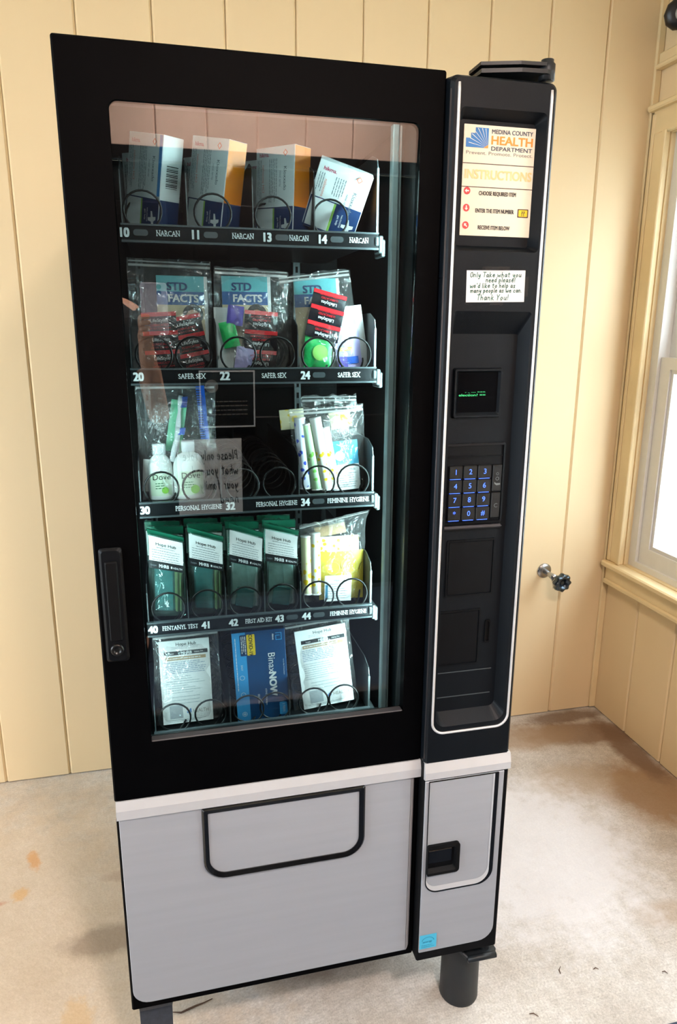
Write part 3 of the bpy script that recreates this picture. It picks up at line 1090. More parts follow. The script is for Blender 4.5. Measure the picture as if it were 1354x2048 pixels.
q.text('??', sh * 0.045, fx(0.878), fz(0.776), yt - 0.0004, 6, bold=0.02)
part('sign_print', q, ML, sign)

# small display
dx0_, dx1_, dz0_, dz1_ = 0.6145, 0.7035, 1.353, 1.436
q = MB()
q.frame([L(rrect(dx0_ - 0.002, dx1_ + 0.002, dz0_ - 0.002, dz1_ + 0.002, 0.004), 0.0), L(rrect(dx0_, dx1_, dz0_, dz1_, 0.004), -0.007), L(rrect(dx0_ + 0.003, dx1_ - 0.003, dz0_ + 0.003, dz1_ - 0.003, 0.003), -0.007), L(rrect(dx0_ + 0.010, dx1_ - 0.008, dz0_ + 0.011, dz1_ - 0.007, 0.002), 0.002)])
disp = part('display_bezel', q, 'column_plastic')
q = MB()
q.box(dx0_ + 0.008, dx1_ - 0.006, -0.0015, 0.003, dz0_ + 0.008, dz1_ - 0.004)
scr = part('display_screen', q, 'screen_black', disp)
q = MB()
q.text('election? ==', 0.0042, dx0_ + 0.0105, 1.3915, -0.0019, 0, align='LEFT', width=0.050, bold=0.01)
q.text('- .. --- ===', 0.003, dx0_ + 0.022, 1.3965, -0.0019, 0, align='LEFT', width=0.038)
part('display_text', q, 'lcd_green', disp)
# keypad
kx0, kx1, kz0, kz1 = 0.6045, 0.7205, 1.157, 1.306
q = MB()
q.frame([L(rrect(kx0, kx1, kz0, kz1, 0.004), 0.0), L(rrect(kx0, kx1, kz0, kz1, 0.004), -0.0035), L(rrect(kx0 + 0.004, kx1 - 0.004, kz0 + 0.005, kz1 - 0.004, 0.002), -0.0045), L(rrect(kx0 + 0.004, kx1 - 0.004, kz0 + 0.005, kz1 - 0.004, 0.002), -0.001)])
q.quad(kx0 + 0.004, kx1 - 0.004, kz0 + 0.004, kz1 - 0.003, -0.0012)
q.box(kx0 + 0.005, kx1 - 0.005, -0.004, -0.001, 1.2815, 1.2825)
kp = part('keypad', q, 'column_dark')
q = MB()
q.box(kx0 - 0.001, kx1, -0.009, 0.0, kz0 - 0.009, kz0 - 0.002, 0.003)
part('keypad_ledge', q, 'ledge_grey', kp)
labels = ['1', '2', '3', '4', '5', '6', '7', '8', '9', '*', '0', '#']
kw, kh = 0.0262, 0.0235
for i, s in enumerate(labels):
    r, c = divmod(i, 3)
    x = kx0 + 0.0075 + c * (kw + 0.0018)
    z = 1.266 - (r + 1) * (kh + 0.0022) + 0.0022
    q = MB()
    q.box(x, x + kw, -0.0062, -0.0010, z, z + kh, 0.0012, 0)
    q.text(s, 0.0098, x + kw * 0.5, z + kh * 0.56, -0.0066, 1, bold=0.0)
    q.box(x + 0.003, x + kw - 0.003, -0.0050, -0.002, z - 0.0009, z + 0.0002, 0, 1)
    part('key', q, ['key_black', 'key_blue'], kp)
for z0, z1, s in ((1.2165, 1.266, ''), (1.167, 1.2145, 'C')):
    q = MB()
    x0, x1 = kx0 + 0.0925, kx0 + 0.1105
    q.box(x0, x1, -0.0055, -0.001, z0, z1, 0.0012, 0)
    cx = (x0 + x1) / 2
    if s:
        q.text('C', 0.008, cx, (z0 + z1) / 2, -0.0058, 1)
    else:
        for dz2, rr in ((0.033, 0.0026), (0.024, 0.0034)):
            q.frame([[(cx + k_ * rr * math.cos(t_ * rad(30)), -0.0058, z0 + dz2 + k_ * rr * math.sin(t_ * rad(30))) for t_ in range(12)] for k_ in (1.0, 0.75)], 1)
        q.add([(cx - 0.0055, -0.0058, z0 + 0.0185), (cx - 0.002, -0.0058, z0 + 0.0155), (cx + 0.006, -0.0058, z0 + 0.0155), (cx + 0.0065, -0.0058, z0 + 0.0125), (cx - 0.001, -0.0058, z0 + 0.0115), (cx - 0.005, -0.0058, z0 + 0.0145)], [(0, 1, 2, 3, 4, 5)], False, 1)
    part('key', q, ['key_black', 'key_grey'], kp)


def blank_panel(name, x0, x1, z0, z1):
    q = MB()
    q.ring(rrect(x0 - 0.003, x1 + 0.003, z0 - 0.003, z1 + 0.003, 0.003), rrect(x0, x1, z0, z1, 0.002), -0.0022, 0.001)
    q.prism(rrect(x0 + 0.002, x1 - 0.002, z0 + 0.002, z1 - 0.002, 0.002), -0.0012, 0.001)
    return part(name, q, 'column_dark')


blank_panel('bill_panel', 0.619, 0.709, 1.019, 1.124)
blank_panel('card_panel', 0.6065, 0.688, 0.877, 0.985)
q = MB()
q.ring(rrect(0.7015, 0.7125, 0.916, 0.963, 0.003), rrect(0.704, 0.710, 0.920, 0.960, 0.002), -0.003, 0.001)
q.quad(0.703, 0.711, 0.918, 0.962, -0.0005)
part('coin_slot', q, 'cabinet_black')
for z in (0.860, 0.808):
    q = MB()
    q.box(0.6045, 0.7205, -0.0012, 0.0005, z - 0.0008, z + 0.0008)
    part('seam', q, 'rail_edge')

# lower part of the column
q = MB()
q.box(CX0, CX1 + 0.001, CY + 0.001, 0.032, ZB + 0.003, 0.682, 0.003)
part('column_base', q, 'cabinet_black')
q = MB()
q.add([(CX0 + 0.001, CY, 0.645), (CX0 + 0.001, CY - 0.006, 0.647), (CX0 + 0.001, CY - 0.006, 0.662), (CX0 + 0.001, CY - 0.001, 0.681), (CX0 + 0.001, CY + 0.02, 0.681), (CX0 + 0.001, CY + 0.02, 0.645),
       (CX1 + 0.001, CY, 0.645), (CX1 + 0.001, CY - 0.006, 0.647), (CX1 + 0.001, CY - 0.006, 0.662), (CX1 + 0.001, CY - 0.001, 0.681), (CX1 + 0.001, CY + 0.02, 0.681), (CX1 + 0.001, CY + 0.02, 0.645)],
      [(i, (i + 1) % 6, 6 + (i + 1) % 6, 6 + i) for i in range(6)] + [(5, 4, 3, 2, 1, 0), (6, 7, 8, 9, 10, 11)])
part('trim_strip', q, 'silver_strip')
q = MB()
q.prism(rrect(0.5845, 0.7530, 0.228, 0.641, (0.002, 0.034, 0.001, 0.001)), CY - 0.002, CY + 0.003, inset=0.001)
part('coin_panel', q, 'silver_panel', label='brushed silver panel under the keypad column')
q = MB()
n = 8
o1 = rrect(0.5915, 0.7410, 0.377, 0.6405, (0.028, 0.034, 0.001, 0.001), n)
o2 = rrect(0.593, 0.7320, 0.381, 0.6395, (0.026, 0.030, 0.001, 0.001), n)
o3 = rrect(0.594, 0.7290, 0.392, 0.639, (0.022, 0.026, 0.001, 0.001), n)
q.frame([L(o1, CY - 0.001), L(o1, CY - 0.0035), L(o2, CY - 0.004)], 0)
k = len(q.v)
q.frame([L(o2, CY - 0.004), L(o3, CY - 0.0025)], 1)
cd_ = part('coin_door_rim', q, ['black_gloss', 'silver_strip'])
q = MB()
c1 = rrect(0.5935, 0.663, 0.423, 0.494, (0.003, 0.008, 0.008, 0.003))
c2 = rrect(0.5935, 0.655, 0.431, 0.487, (0.002, 0.005, 0.005, 0.002))
c3 = rrect(0.5940, 0.650, 0.438, 0.482, 0.002)
q.frame([L(c1, CY), L(c1, CY - 0.008), L(c2, CY - 0.010), L(c3, CY - 0.0026)])
q.f.append(tuple(len(q.v) - len(c3) + i for i in range(len(c3))))
q.s.append(False)
q.m.append(0)
cup = part('coin_cup', q, 'cabinet_black')
q = MB()
q.box(0.595, 0.647, CY - 0.0055, CY - 0.001, 0.450, 0.4815, 0.0015)
part('cup_flap', q, 'black_gloss', cup)
# energy sticker
q = MB()
c = [P(833, 1898, CY - 0.003), P(870, 1891, CY - 0.003), P(870, 1867, CY - 0.003), P(838, 1871, CY - 0.003)]
ex0, ex1, ez0, ez1 = 0.5848, 0.6225, 0.2385, 0.2735
q.quad(ex0, ex1, ez0, ez1, CY - 0.0034, 0)
ring = [[(0.6035 + r_ * 0.0135 * math.cos(rad(k * 12)), CY - 0.0038, 0.257 + r_ * 0.0095 * math.sin(rad(k * 12)) + 0.001) for k in range(0, 16)] for r_ in (1.0, 0.92)]
q.add(ring[0] + ring[1], [(i, i + 1, 17 + i, 16 + i) for i in range(15)], False, 1)
q.text('energy', 0.0055, 0.6025, 0.2565, CY - 0.0038, 1, rot=0.05)
q.lines(ex0 + 0.004, ex1 - 0.004, 0.2415, 0.2495, 2, CY - 0.0038, 0.001, 1)
part('energy_sticker', q, ['sticker_cyan', 'ink_teal'], label='small cyan energy rating sticker')

# top hinge
q = MB()
zt = ZT - 0.004
pts = [(0.640, 0.004), (0.700, -0.016), (0.742, -0.020), (0.758, -0.012), (0.760, 0.05), (0.700, 0.09), (0.640, 0.05)]
q.add([(x, y, zt + 0.006) for x, y in pts] + [(x, y, zt + 0.012) for x, y in pts], [tuple(reversed(range(7))), tuple(range(7, 14))] + [(i, (i + 1) % 7, 7 + (i + 1) % 7, 7 + i) for i in range(7)])
q.add([(x, y + 0.004, zt + 0.018) for x, y in pts] + [(x, y + 0.004, zt + 0.023) for x, y in pts], [tuple(reversed(range(7))), tuple(range(7, 14))] + [(i, (i + 1) % 7, 7 + (i + 1) % 7, 7 + i) for i in range(7)])
q.box(0.66, 0.74, 0.02, 0.08, zt, zt + 0.02)
hg = part('hinge', q, 'leg_black')
q = MB(Matrix.Translation((0.749, -0.004, zt - 0.001)))
q.lathe([(0.010, 0), (0.013, 0.001), (0.013, 0.024), (0.010, 0.027), (0.010, 0.031), (0.004, 0.032)], 18)
part('hinge_knuckle', q, 'leg_black', hg)

# legs
lg = P(928, 2019, 0.06)
q = MB(Matrix.Translation((0.722, 0.062, 0.0)))
q.lathe([(0.0435, 0.0), (0.0445, 0.003), (0.0440, 0.01), (0.0430, 0.15), (0.0430, 0.201)], 32)
part('leg', q, 'leg_black')
q = MB()
q.add([(0.682, 0.05, 0.168), (0.704, -0.014, 0.168), (0.768, -0.014, 0.168), (0.774, -0.004, 0.168), (0.770, 0.05, 0.168)] + [(0.682, 0.05, 0.176), (0.704, -0.014, 0.176), (0.768, -0.014, 0.176), (0.774, -0.004, 0.176), (0.770, 0.05, 0.176)], [(4, 3, 2, 1, 0), (5, 6, 7, 8, 9)] + [(i, (i + 1) % 5, 5 + (i + 1) % 5, 5 + i) for i in range(5)])
q.tube([(0.703, -0.014, 0.172), (0.769, -0.014, 0.172)], 0.007, 10)
q.tube([(0.682, 0.05, 0.175), (0.703, -0.014, 0.175)], 0.004, 8)
br = part('lower_hinge', q, 'leg_black')
q = MB(Matrix.Translation((0.751, 0.008, 0.172)))
q.lathe([(0.011, 0), (0.012, 0.002), (0.012, 0.012), (0.010, 0.014), (0.012, 0.018), (0.012, 0.034)], 18)
part('hinge_pin', q, 'leg_black', br)
q = MB()
q.box(0.012, 0.075, 0.02, 0.10, 0.0, 0.012, 0.002)
q.add([(0.012, 0.03, 0.010), (0.072, 0.03, 0.010), (0.075, 0.045, 0.150), (0.084, 0.035, 0.205), (0.008, 0.035, 0.205), (0.010, 0.045, 0.150),
       (0.012, 0.06, 0.010), (0.072, 0.06, 0.010), (0.075, 0.06, 0.150), (0.084, 0.08, 0.205), (0.008, 0.08, 0.205), (0.010, 0.06, 0.150)],
      [(0, 1, 2, 5), (5, 2, 3, 4), (6, 11, 8, 7), (11, 10, 9, 8), (0, 6, 7, 1), (1, 7, 8, 2), (2, 8, 9, 3), (0, 5, 11, 6), (5, 4, 10, 11)])
part('leg', q, 'foot_blue_grey')
for x in (0.06, 0.70):
    q = MB(Matrix.Translation((x, 0.78, 0.0)))
    q.lathe([(0.042, 0.0), (0.042, 0.201)], 24)
    part('leg', q, 'leg_black')

# slotted uprights at the back of the compartment
for xx in (0.085, 0.455):
    q = MB()
    q.box(xx - 0.008, xx + 0.008, 0.625, 0.640, 0.68, 1.82)
    u = part('slotted_upright', q, 'plate_steel')
    q = MB()
    for i in range(40):
        z = 0.70 + i * 0.0275
        q.box(xx - 0.003, xx + 0.003, 0.6235, 0.6255, z, z + 0.014)
    o = part('slots', q, 'cabinet_black', u)
    o['kind'] = 'stuff'
q = MB()
for i in range(22):
    q.box(0.06 + i * 0.0215, 0.071 + i * 0.0215, 0.632, 0.640, 1.805, 1.822)
o = part('vent_slots', q, 'ledge_grey')
o['kind'] = 'stuff'

# interior lighting: two strips hidden behind the door frame
q = MB()
q.box(0.544, 0.5585, 0.1045, 0.112, 0.74, 1.82)
part('light_strip', q, 'led_white')
q = MB()
q.box(0.06, 0.54, 0.034, 0.046, 1.838, 1.846)
part('light_strip', q, 'led_white')
q = MB()
q.box(0.036, 0.046, 0.1025, 0.108, 0.74, 1.38)
part('light_strip', q, 'led_white')
LEDC = (0.76, 1.0, 0.98)
for nm, loc, d, a_, b_, e in (('right_strip_light', (0.551, 0.118, 1.28), (-0.80, 0.60, 0), 0.012, 1.08, 8.0), ('left_strip_light', (0.048, 0.110, 1.06), (0.80, 0.60, 0), 0.012, 0.66, 1.4), ('top_strip_light', (0.30, 0.040, 1.836), (0, 0.50, -0.86), 0.46, 0.012, 3.0)):
    o = area(nm, loc, d, a_, b_, e, LEDC)
    o.parent = VM_

# ---------------- trays
TT = [1.672, 1.432, 1.188, 0.949, 0.710]        # top of each label rail
TF = [z - 0.012 for z in TT]                     # tray floors
TY = 0.160
TX0, TX1 = 0.074, 0.5215
DIV = [[0.181, 0.294, 0.404], [0.223, 0.372], [0.222, 0.372], [0.149, 0.223, 0.300, 0.373], [0.224, 0.348]]
COIL = [[0.107, 0.225, 0.330, 0.434], [0.112, 0.182, 0.262, 0.334, 0.412, 0.482], [0.112, 0.182, 0.262, 0.334, 0.412, 0.482],
        [0.112, 0.186, 0.262, 0.337, 0.411, 0.482], [0.112, 0.184, 0.262, 0.318, 0.400, 0.466]]


def coil_mb(r, turns, pitch, start):
    q = MB()
    pts = []
    n = 22
    for i in range(int(turns * n) + 1):
        a = start + 2 * math.pi * i / n
        k = i / n
        pts.append((r * math.cos(a), 0.010 * min(k, 1.0) + 0.045 * max(0.0, min(1.0, (k - 1.0) / 0.2)) + pitch * max(0.0, k - 1.0), r * math.sin(a)))
    q.tube(pts, 0.0020, 6)
    return q


coil_src = {}
for r in range(5):
    f, top = TF[r], TT[r]
    q = MB()
    q.box(TX0, TX1, TY + 0.004, TY + 0.44, f - 0.004, f)
    tr = part('tray', q, 'tray_black')
    q = MB()
    q.box(TX0 - 0.004, TX1 + 0.001, TY, TY + 0.005, top - 0.027, top, 0.001, 0)
    q.box(TX0 - 0.004, TX1 + 0.001, TY - 0.0016, TY + 0.006, top - 0.0022, top + 0.0006, 0, 1)
    q.box(TX0 - 0.004, TX1 + 0.001, TY - 0.0024, TY + 0.006, top - 0.029, top - 0.0258, 0, 1)
    part('label_rail', q, ['rail_black', 'rail_edge'], tr)
    q = MB()
    q.box(TX1 + 0.001, TX1 + 0.010, TY - 0.002, TY + 0.03, top - 0.034, top - 0.004, 0.002)
    q.box(TX1 + 0.008, TX1 + 0.016, TY + 0.004, TY + 0.05, top - 0.040, top - 0.010, 0.002)
    q.box(TX1 - 0.006, TX1 + 0.002, TY - 0.0035, TY, top - 0.022, top - 0.006, 0.002)
    part('end_bracket', q, 'plate_steel', tr)
    hgt = 0.150 if r == 0 else 0.112
    for d in DIV[r] + [TX0 - 0.001, TX1]:
        q = MB()
        hh = hgt if d == TX1 else (0.125 if r == 0 else 0.100)
        prof = [(TY + 0.006, f), (TY + 0.006, f + hh - 0.03), (TY + 0.012, f + hh - 0.012), (TY + 0.045, f + hh), (TY + 0.43, f + hh), (TY + 0.43, f)]
        t = 0.0008
        q.add([(d - t, y, z) for y, z in prof] + [(d + t, y, z) for y, z in prof], [tuple(range(6)), tuple(reversed(range(6, 12)))] + [(i, 6 + i, 6 + (i + 1) % 6, (i + 1) % 6) for i in range(6)])
        if d == TX1:
            q.box(d - 0.0025, d + 0.0015, TY + 0.0045, TY + 0.0065, f, f + hh - 0.028)
        else:
            q.box(d - 0.0010, d + 0.0010, TY + 0.0050, TY + 0.0062, f, f + hh - 0.028, 0, 1)  # paler steel strip stands for the lit front edge
        part('divider', q, ['plate_steel' if d == TX1 else 'tray_black', 'plate_steel'], tr)
    for cx in COIL[r]:
        rr = 0.0315
        if rr not in coil_src:
            coil_src[rr] = o = part('coil', coil_mb(rr, 8.6, 0.050, -1.3), 'coil_black', tr)
        else:
            o = dup(coil_src[rr], tr)
        o.location = (cx, TY + 0.006, f + rr + 0.004)

NUM = {'10': (249, 460), '11': (391, 467), '13': (535, 473), '14': (646, 478), '20': (277, 754), '22': (450, 753), '24': (611, 752), '30': (290, 1018), '32': (461, 1010), '34': (611, 1003),
       '40': (306, 1259), '41': (411, 1250), '42': (467, 1245), '43': (559, 1236), '44': (613, 1230)}
NAME = [('NARCAN', 336, 463, 41), ('NARCAN', 486, 470, 39), ('NARCAN', 598, 476, 36), ('NARCAN', 718, 481, 37), ('SAFER SEX', 384, 752, 51), ('SAFER SEX', 548, 751, 48), ('SAFER SEX', 698, 751, 46),
        ('PERSONAL HYGIENE', 398, 1013, 91), ('PERSONAL HYGIENE', 554, 1006, 85), ('FEMININE HYGIENE', 697, 1000, 90), ('FENTANYL TEST', 361, 1254, 72), ('FIRST AID KIT', 518, 1239, 57), ('FEMININE HYGIENE', 697, 1222, 82)]
SER = {'A': [(0.12, 0), (0.88, 0)], 'N': [(0.12, 0), (0.12, 1), (0.88, 1)], 'R': [(0.15, 0), (0.15, 1), (0.9, 0)], 'F': [(0.2, 0), (0.2, 1)], 'P': [(0.2, 0), (0.2, 1)], 'H': [(0.15, 0), (0.15, 1), (0.85, 0), (0.85, 1)],
       'Y': [(0.1, 1), (0.9, 1), (0.5, 0)], 'I': [(0.5, 0), (0.5, 1)], 'M': [(0.1, 0), (0.1, 1), (0.9, 0), (0.9, 1)], 'T': [(0.5, 0)], 'L': [(0.2, 0), (0.2, 1)], 'X': [(0.1, 0), (0.9, 0), (0.1, 1), (0.9, 1)], 'K': [(0.15, 0), (0.15, 1), (0.9, 0), (0.9, 1)], 'E': [(0.2, 0), (0.2, 1)], 'D': [(0.18, 0), (0.18, 1)]}


def serif_text(q, s, h, cx, cz, y, width, mi=0):
    q.text(s, h, cx, cz, y, mi, bold=0.008, width=width)
    tot = glyphs(s, 0.008)
    k = width / (tot[3] - tot[2])
    for i, ch in enumerate(s):
        if ch == ' ':
            continue
        e = glyphs(s[:i + 1], 0.008)[3]
        w = glyphs(ch, 0.008)[3] - glyphs(ch, 0.008)[2]
        for (fx_, fz_) in SER.get(ch, []):
            x = cx - width / 2 + (e - w * (1 - fx_) - tot[2]) * k
            z = cz - h / 2 + fz_ * h
            q.quad(x - h * 0.17, x + h * 0.17, z - h * 0.045, z + h * 0.045, y - 0.0001, mi)


trays = [o for o in VM_.children if o.name.startswith('tray')]
for s, (u, v) in NUM.items():
    r = int(s[0]) - 1
    q = MB()
    c = P(u, v, TY - 0.001)
    q.text(s, 0.0150, c.x, TT[r] - 0.0135, TY - 0.0009, 0, bold=0.045, xs=0.86)
    part('slot_number', q, 'white_print', trays[r])
    q = MB()
    if s not in ('30', '32', '41', '42', '20', '22', '40'):
        q.prism(rrect(c.x + 0.014, c.x + 0.038, TT[r] - 0.0185, TT[r] - 0.0085, 0.0045), TY - 0.0012, TY + 0.001)
        part('label_button', q, 'rail_edge', trays[r])
for s, u, v, wpx in NAME:
    r = 0 if v < 600 else 1 if v < 900 else 2 if v < 1100 else 3
    q = MB()
    c = P(u, v, TY - 0.001)
    serif_text(q, s, 0.0088, c.x, TT[r] - 0.0135, TY - 0.0009, wpx * 0.00094)
    part('slot_name', q, 'white_print', trays[r])
# notice print at the foot of the glass

# ================================================================ GOODS ON THE TRAYS
KPX = 0.00096                                   # metres per photo pixel at the front of a tray


def bag_mb(w, h, d, seed, top=0.28, nx=14, nz=18, wob=0.003, flare=0.0, flop=0.0):
    """closed pillow of film, foot at z = 0; flare widens the top, flop bends the top forward"""
    q = MB()
    vs = []
    for side in (-1, 1):
        for j in range(nz + 1):
            v = j / nz
            g = min(1.0, (v / 0.07) ** 0.5) * (1 - max(0.0, min(1.0, (v - (1 - top)) / (top * 0.8))) ** 1.2)
            for i in range(nx + 1):
                u = i / nx
                e = 1 - abs(2 * u - 1) ** 2.6
                x = (u - 0.5) * w * (1 + flare * v)
                nz_ = noise.noise(Vector((u * 4 + seed * 7.1, v * 6, seed * 3.3 + side)))
                n2 = noise.noise(Vector((u * 9 + seed * 2.7, v * 11, seed * 5.1)))
                y = side * d / 2 * e * g + wob * (nz_ * 0.9 + n2 * 0.8) * (0.3 + 0.7 * e)
                if side < 0 and (i in (0, nx)):
                    y = wob * n2
                z = h * v + (0.006 * n2 if j == nz else 0)
                if flop and v > 0.72:
                    t = (v - 0.72) / 0.28
                    y -= flop * t * t
                    z -= flop * 0.45 * t * t
                vs.append((x + 0.002 * nz_, y, z))
    n1 = (nx + 1) * (nz + 1)
    fs = []
    for s in (0, 1):
        for j in range(nz):
            for i in range(nx):
                a = s * n1 + j * (nx + 1) + i
                f = (a, a + 1, a + nx + 2, a + nx + 1)
                fs.append(f if s == 0 else tuple(reversed(f)))
    q.add(vs, fs, True)
    return q


def bag(name, label, cat, loc, rot, w, h, d, seed, group, filmm='bag_film', zipm='zip_film', zz=0.93, top=0.28, flare=0.0, flop=0.0, wob=0.003):
    t = thing(name, label, cat, loc, rot, group)
    bag_mb(w, h, d, seed, top, flare=flare, flop=flop, wob=wob).build('film', filmm, t)
    q = MB()
    ww = w * (1 + flare * zz) / 2 - 0.002

    def bend(z):
        v = z / h
        if flop and v > 0.72:
            k = (v - 0.72) / 0.28
            return -flop * k * k, z - flop * 0.45 * k * k
        return 0, z
    for z0, z1, th in ((h * zz, h * zz + 0.004, 0.0016), (h * zz + 0.008, h * zz + 0.010, 0.001)):
        z0, z1 = min(z0, h - 0.002), min(z1, h - 0.001)
        (ya, za), (yb, zb_) = bend(z0), bend(z1)
        pts = []
        n = 8
        vs = []
        for i in range(n + 1):
            x = -ww + 2 * ww * i / n
            dy = 0.003 * noise.noise(Vector((i * 0.6, seed, 1)))
            vs += [(x, ya - th + dy, za), (x, yb - th + dy, zb_), (x, yb + th + dy, zb_), (x, ya + th + dy, za)]
        fs = []
        for i in range(n):
            for k in range(4):
                fs.append((4 * i + k, 4 * i + (k + 1) % 4, 4 * i + 4 + (k + 1) % 4, 4 * i + 4 + k))
        q.add(vs, fs + [(3, 2, 1, 0), (4 * n, 4 * n + 1, 4 * n + 2, 4 * n + 3)])
    q.build('zip_strip', zipm, t)
    return t


def warp(t, h, shear, seed, crumple=0.004):
    """lets a limp bag sag sideways with everything fixed to it"""
    for o in t.children:
        for v in o.data.vertices:
            k = max(0.0, min(1.0, v.co.z / h))
            zz = v.co.z
            v.co.z -= shear * v.co.x * k ** 0.6
            v.co.y += crumple * math.sin(zz * 40 + seed * 2) * k


# ---- row 1: cartons of nasal spray
def spray_carton(label, loc, rot, side='carton_orange', w=0.098, d=0.042, h=0.156):
    t = thing('spray_carton', label, 'carton', loc, rot, 'nasal spray cartons on the top tray')
    q = MB()
    q.box(-w / 2, w / 2, -d / 2, d / 2, 0, h, 0.0008)
    q.build('carton_body', 'carton_white', t)
    q = MB()
    e = 0.0004
    b = 0.055
    x1 = w / 2 + e
    q.add([(x1, -d / 2 + 0.001, b), (x1, d / 2 - 0.001, b), (x1, d / 2 - 0.001, h - 0.001), (x1, -d / 2 + 0.001, h - 0.001)], [(0, 1, 2, 3)])
    q.build('side_panel', side, t)
    q = MB()
    f = -d / 2 - e
    q.quad(-w / 2 + 0.001, w / 2 - 0.001, 0.001, b, f, 0)
    q.add([(x1, -d / 2 + 0.001, 0.001), (x1, d / 2 - 0.001, 0.001), (x1, d / 2 - 0.001, b), (x1, -d / 2 + 0.001, b)], [(0, 1, 2, 3)], False, 0)
    q.quad(-w / 2 + 0.004, -w / 2 + 0.046, 0.004, b - 0.002, f - 0.0002, 1)
    q.quad(-w / 2 + 0.046, -w / 2 + 0.050, 0.004, b - 0.002, f - 0.0002, 2)
    # spray device pictogram
    cx, cz = w / 2 - 0.018, 0.022
    q.add([(cx + x, f - 0.0003, cz + z) for x, z in ((-0.011, 0.002), (-0.011, -0.003), (-0.002, -0.004), (0.002, -0.016), (0.006, -0.016), (0.005, -0.003), (0.011, 0.0), (0.011, 0.005), (0.003, 0.004), (0.0, 0.013), (-0.004, 0.013), (-0.003, 0.003))], [tuple(range(12))], False, 1)
    q.text('get help', 0.004, w / 2 - 0.038, 0.028, f - 0.0003, 1, rot=rad(-90))
    q.text('NALOXONE', 0.003, w / 2 - 0.032, 0.028, f - 0.0003, 1, rot=rad(-90))
    q.build('lower_band', ['carton_navy', 'carton_white', 'carton_green'], t)
    q = MB()
    q.text('Kloxxado', 0.0075, w / 2 - 0.022, h - 0.054, f, 0, bold=0.01, rot=rad(-90))
    q.text('nasal spray', 0.0045, w / 2 - 0.034, h - 0.054, f, 0, rot=rad(-90))
    q.text('naloxone HCl', 0.006, -w / 2 + 0.020, h - 0.052, f, 1, rot=rad(-90))
    R90 = Matrix.Translation((-w / 2 + 0.036, 0, h - 0.020)) @ Matrix.Rotation(rad(90), 4, 'Y')
    q.lines(0.0, h - 0.082, -0.002, 0.020, 5, f, 0.0014, 0, R90, seed=3)
    R91 = Matrix.Translation((-w / 2 + 0.004, 0, h - 0.020)) @ Matrix.Rotation(rad(90), 4, 'Y')
    q.lines(0.0, h - 0.082, 0.0, 0.012, 3, f, 0.0013, 0, R91, seed=5)
    q.text('hikma.', 0.007, -w / 2 + 0.022, h - 0.012, f, 2, bold=0.015)
    # logo diamond and top panel lines
    for k, s_ in ((0.006, 3), (0.0035, 4)):
        q.add([(w / 2 - 0.022 + x * k, f - 0.0001 * s_, h - 0.012 + z * k) for x, z in ((0, 1), (1, 0), (0, -1), (-1, 0))], [(0, 1, 2, 3)], False, 1 if s_ == 3 else 3)
    T = Matrix.Translation((0, 0, h + e)) @ Matrix.Rotation(rad(-90), 4, 'X')
    q.lines(0.0, w / 2 - 0.006, -0.012, 0.012, 5, 0.0, 0.0014, 0, T, seed=8)
    q.build('carton_print', ['ink_text', 'ink_coral', 'ink_magenta', 'carton_white'], t)
    if side == 'carton_white':
        q = MB()
        for i in range(14):
            z = 0.075 + i * 0.0026
            wd = 0.0016 if i % 3 else 0.0008
            q.add([(x1 + e, -d / 2 + 0.010, z), (x1 + e, d / 2 - 0.008, z), (x1 + e, d / 2 - 0.008, z + wd), (x1 + e, -d / 2 + 0.010, z + wd)], [(0, 1, 2, 3)])
        q.build('barcode', 'ink_black', t)
        q = MB()
        q.quad(w / 2 - 0.008, w / 2, 0.06, h - 0.001, f - 0.0004)
        q.build('blue_edge', 'carton_sky', t)
    return t


f0 = TF[0] + 0.0005
spray_carton('white spray carton with barcode, leaning in the leftmost top slot', (0.118, 0.240, f0 + 0.010), (0, rad(12), rad(-54)), 'carton_white')
spray_carton('orange-sided spray carton leaning right in the second top slot', (0.226, 0.240, f0 + 0.010), (0, rad(12), rad(-54)))
spray_carton('orange-sided spray carton standing straight in the third top slot', (0.356, 0.240, f0 + 0.003), (0, rad(3), rad(-54)))
spray_carton('orange-sided spray carton tipped over in the rightmost top slot', (0.438, 0.215, f0 + 0.019), (rad(20), rad(18), rad(-8)), w=0.098, d=0.042, h=0.116)
spray_carton('spray carton in shade behind the white barcode carton', (0.126, 0.325, f0), (0, 0, rad(-30)), 'carton_white')
spray_carton('spray carton in shade behind the leaning orange-sided carton', (0.236, 0.325, f0), (0, 0, rad(-40)))
spray_carton('spray carton in shade behind the straight orange-sided carton', (0.350, 0.325, f0), (0, 0, rad(-40)))


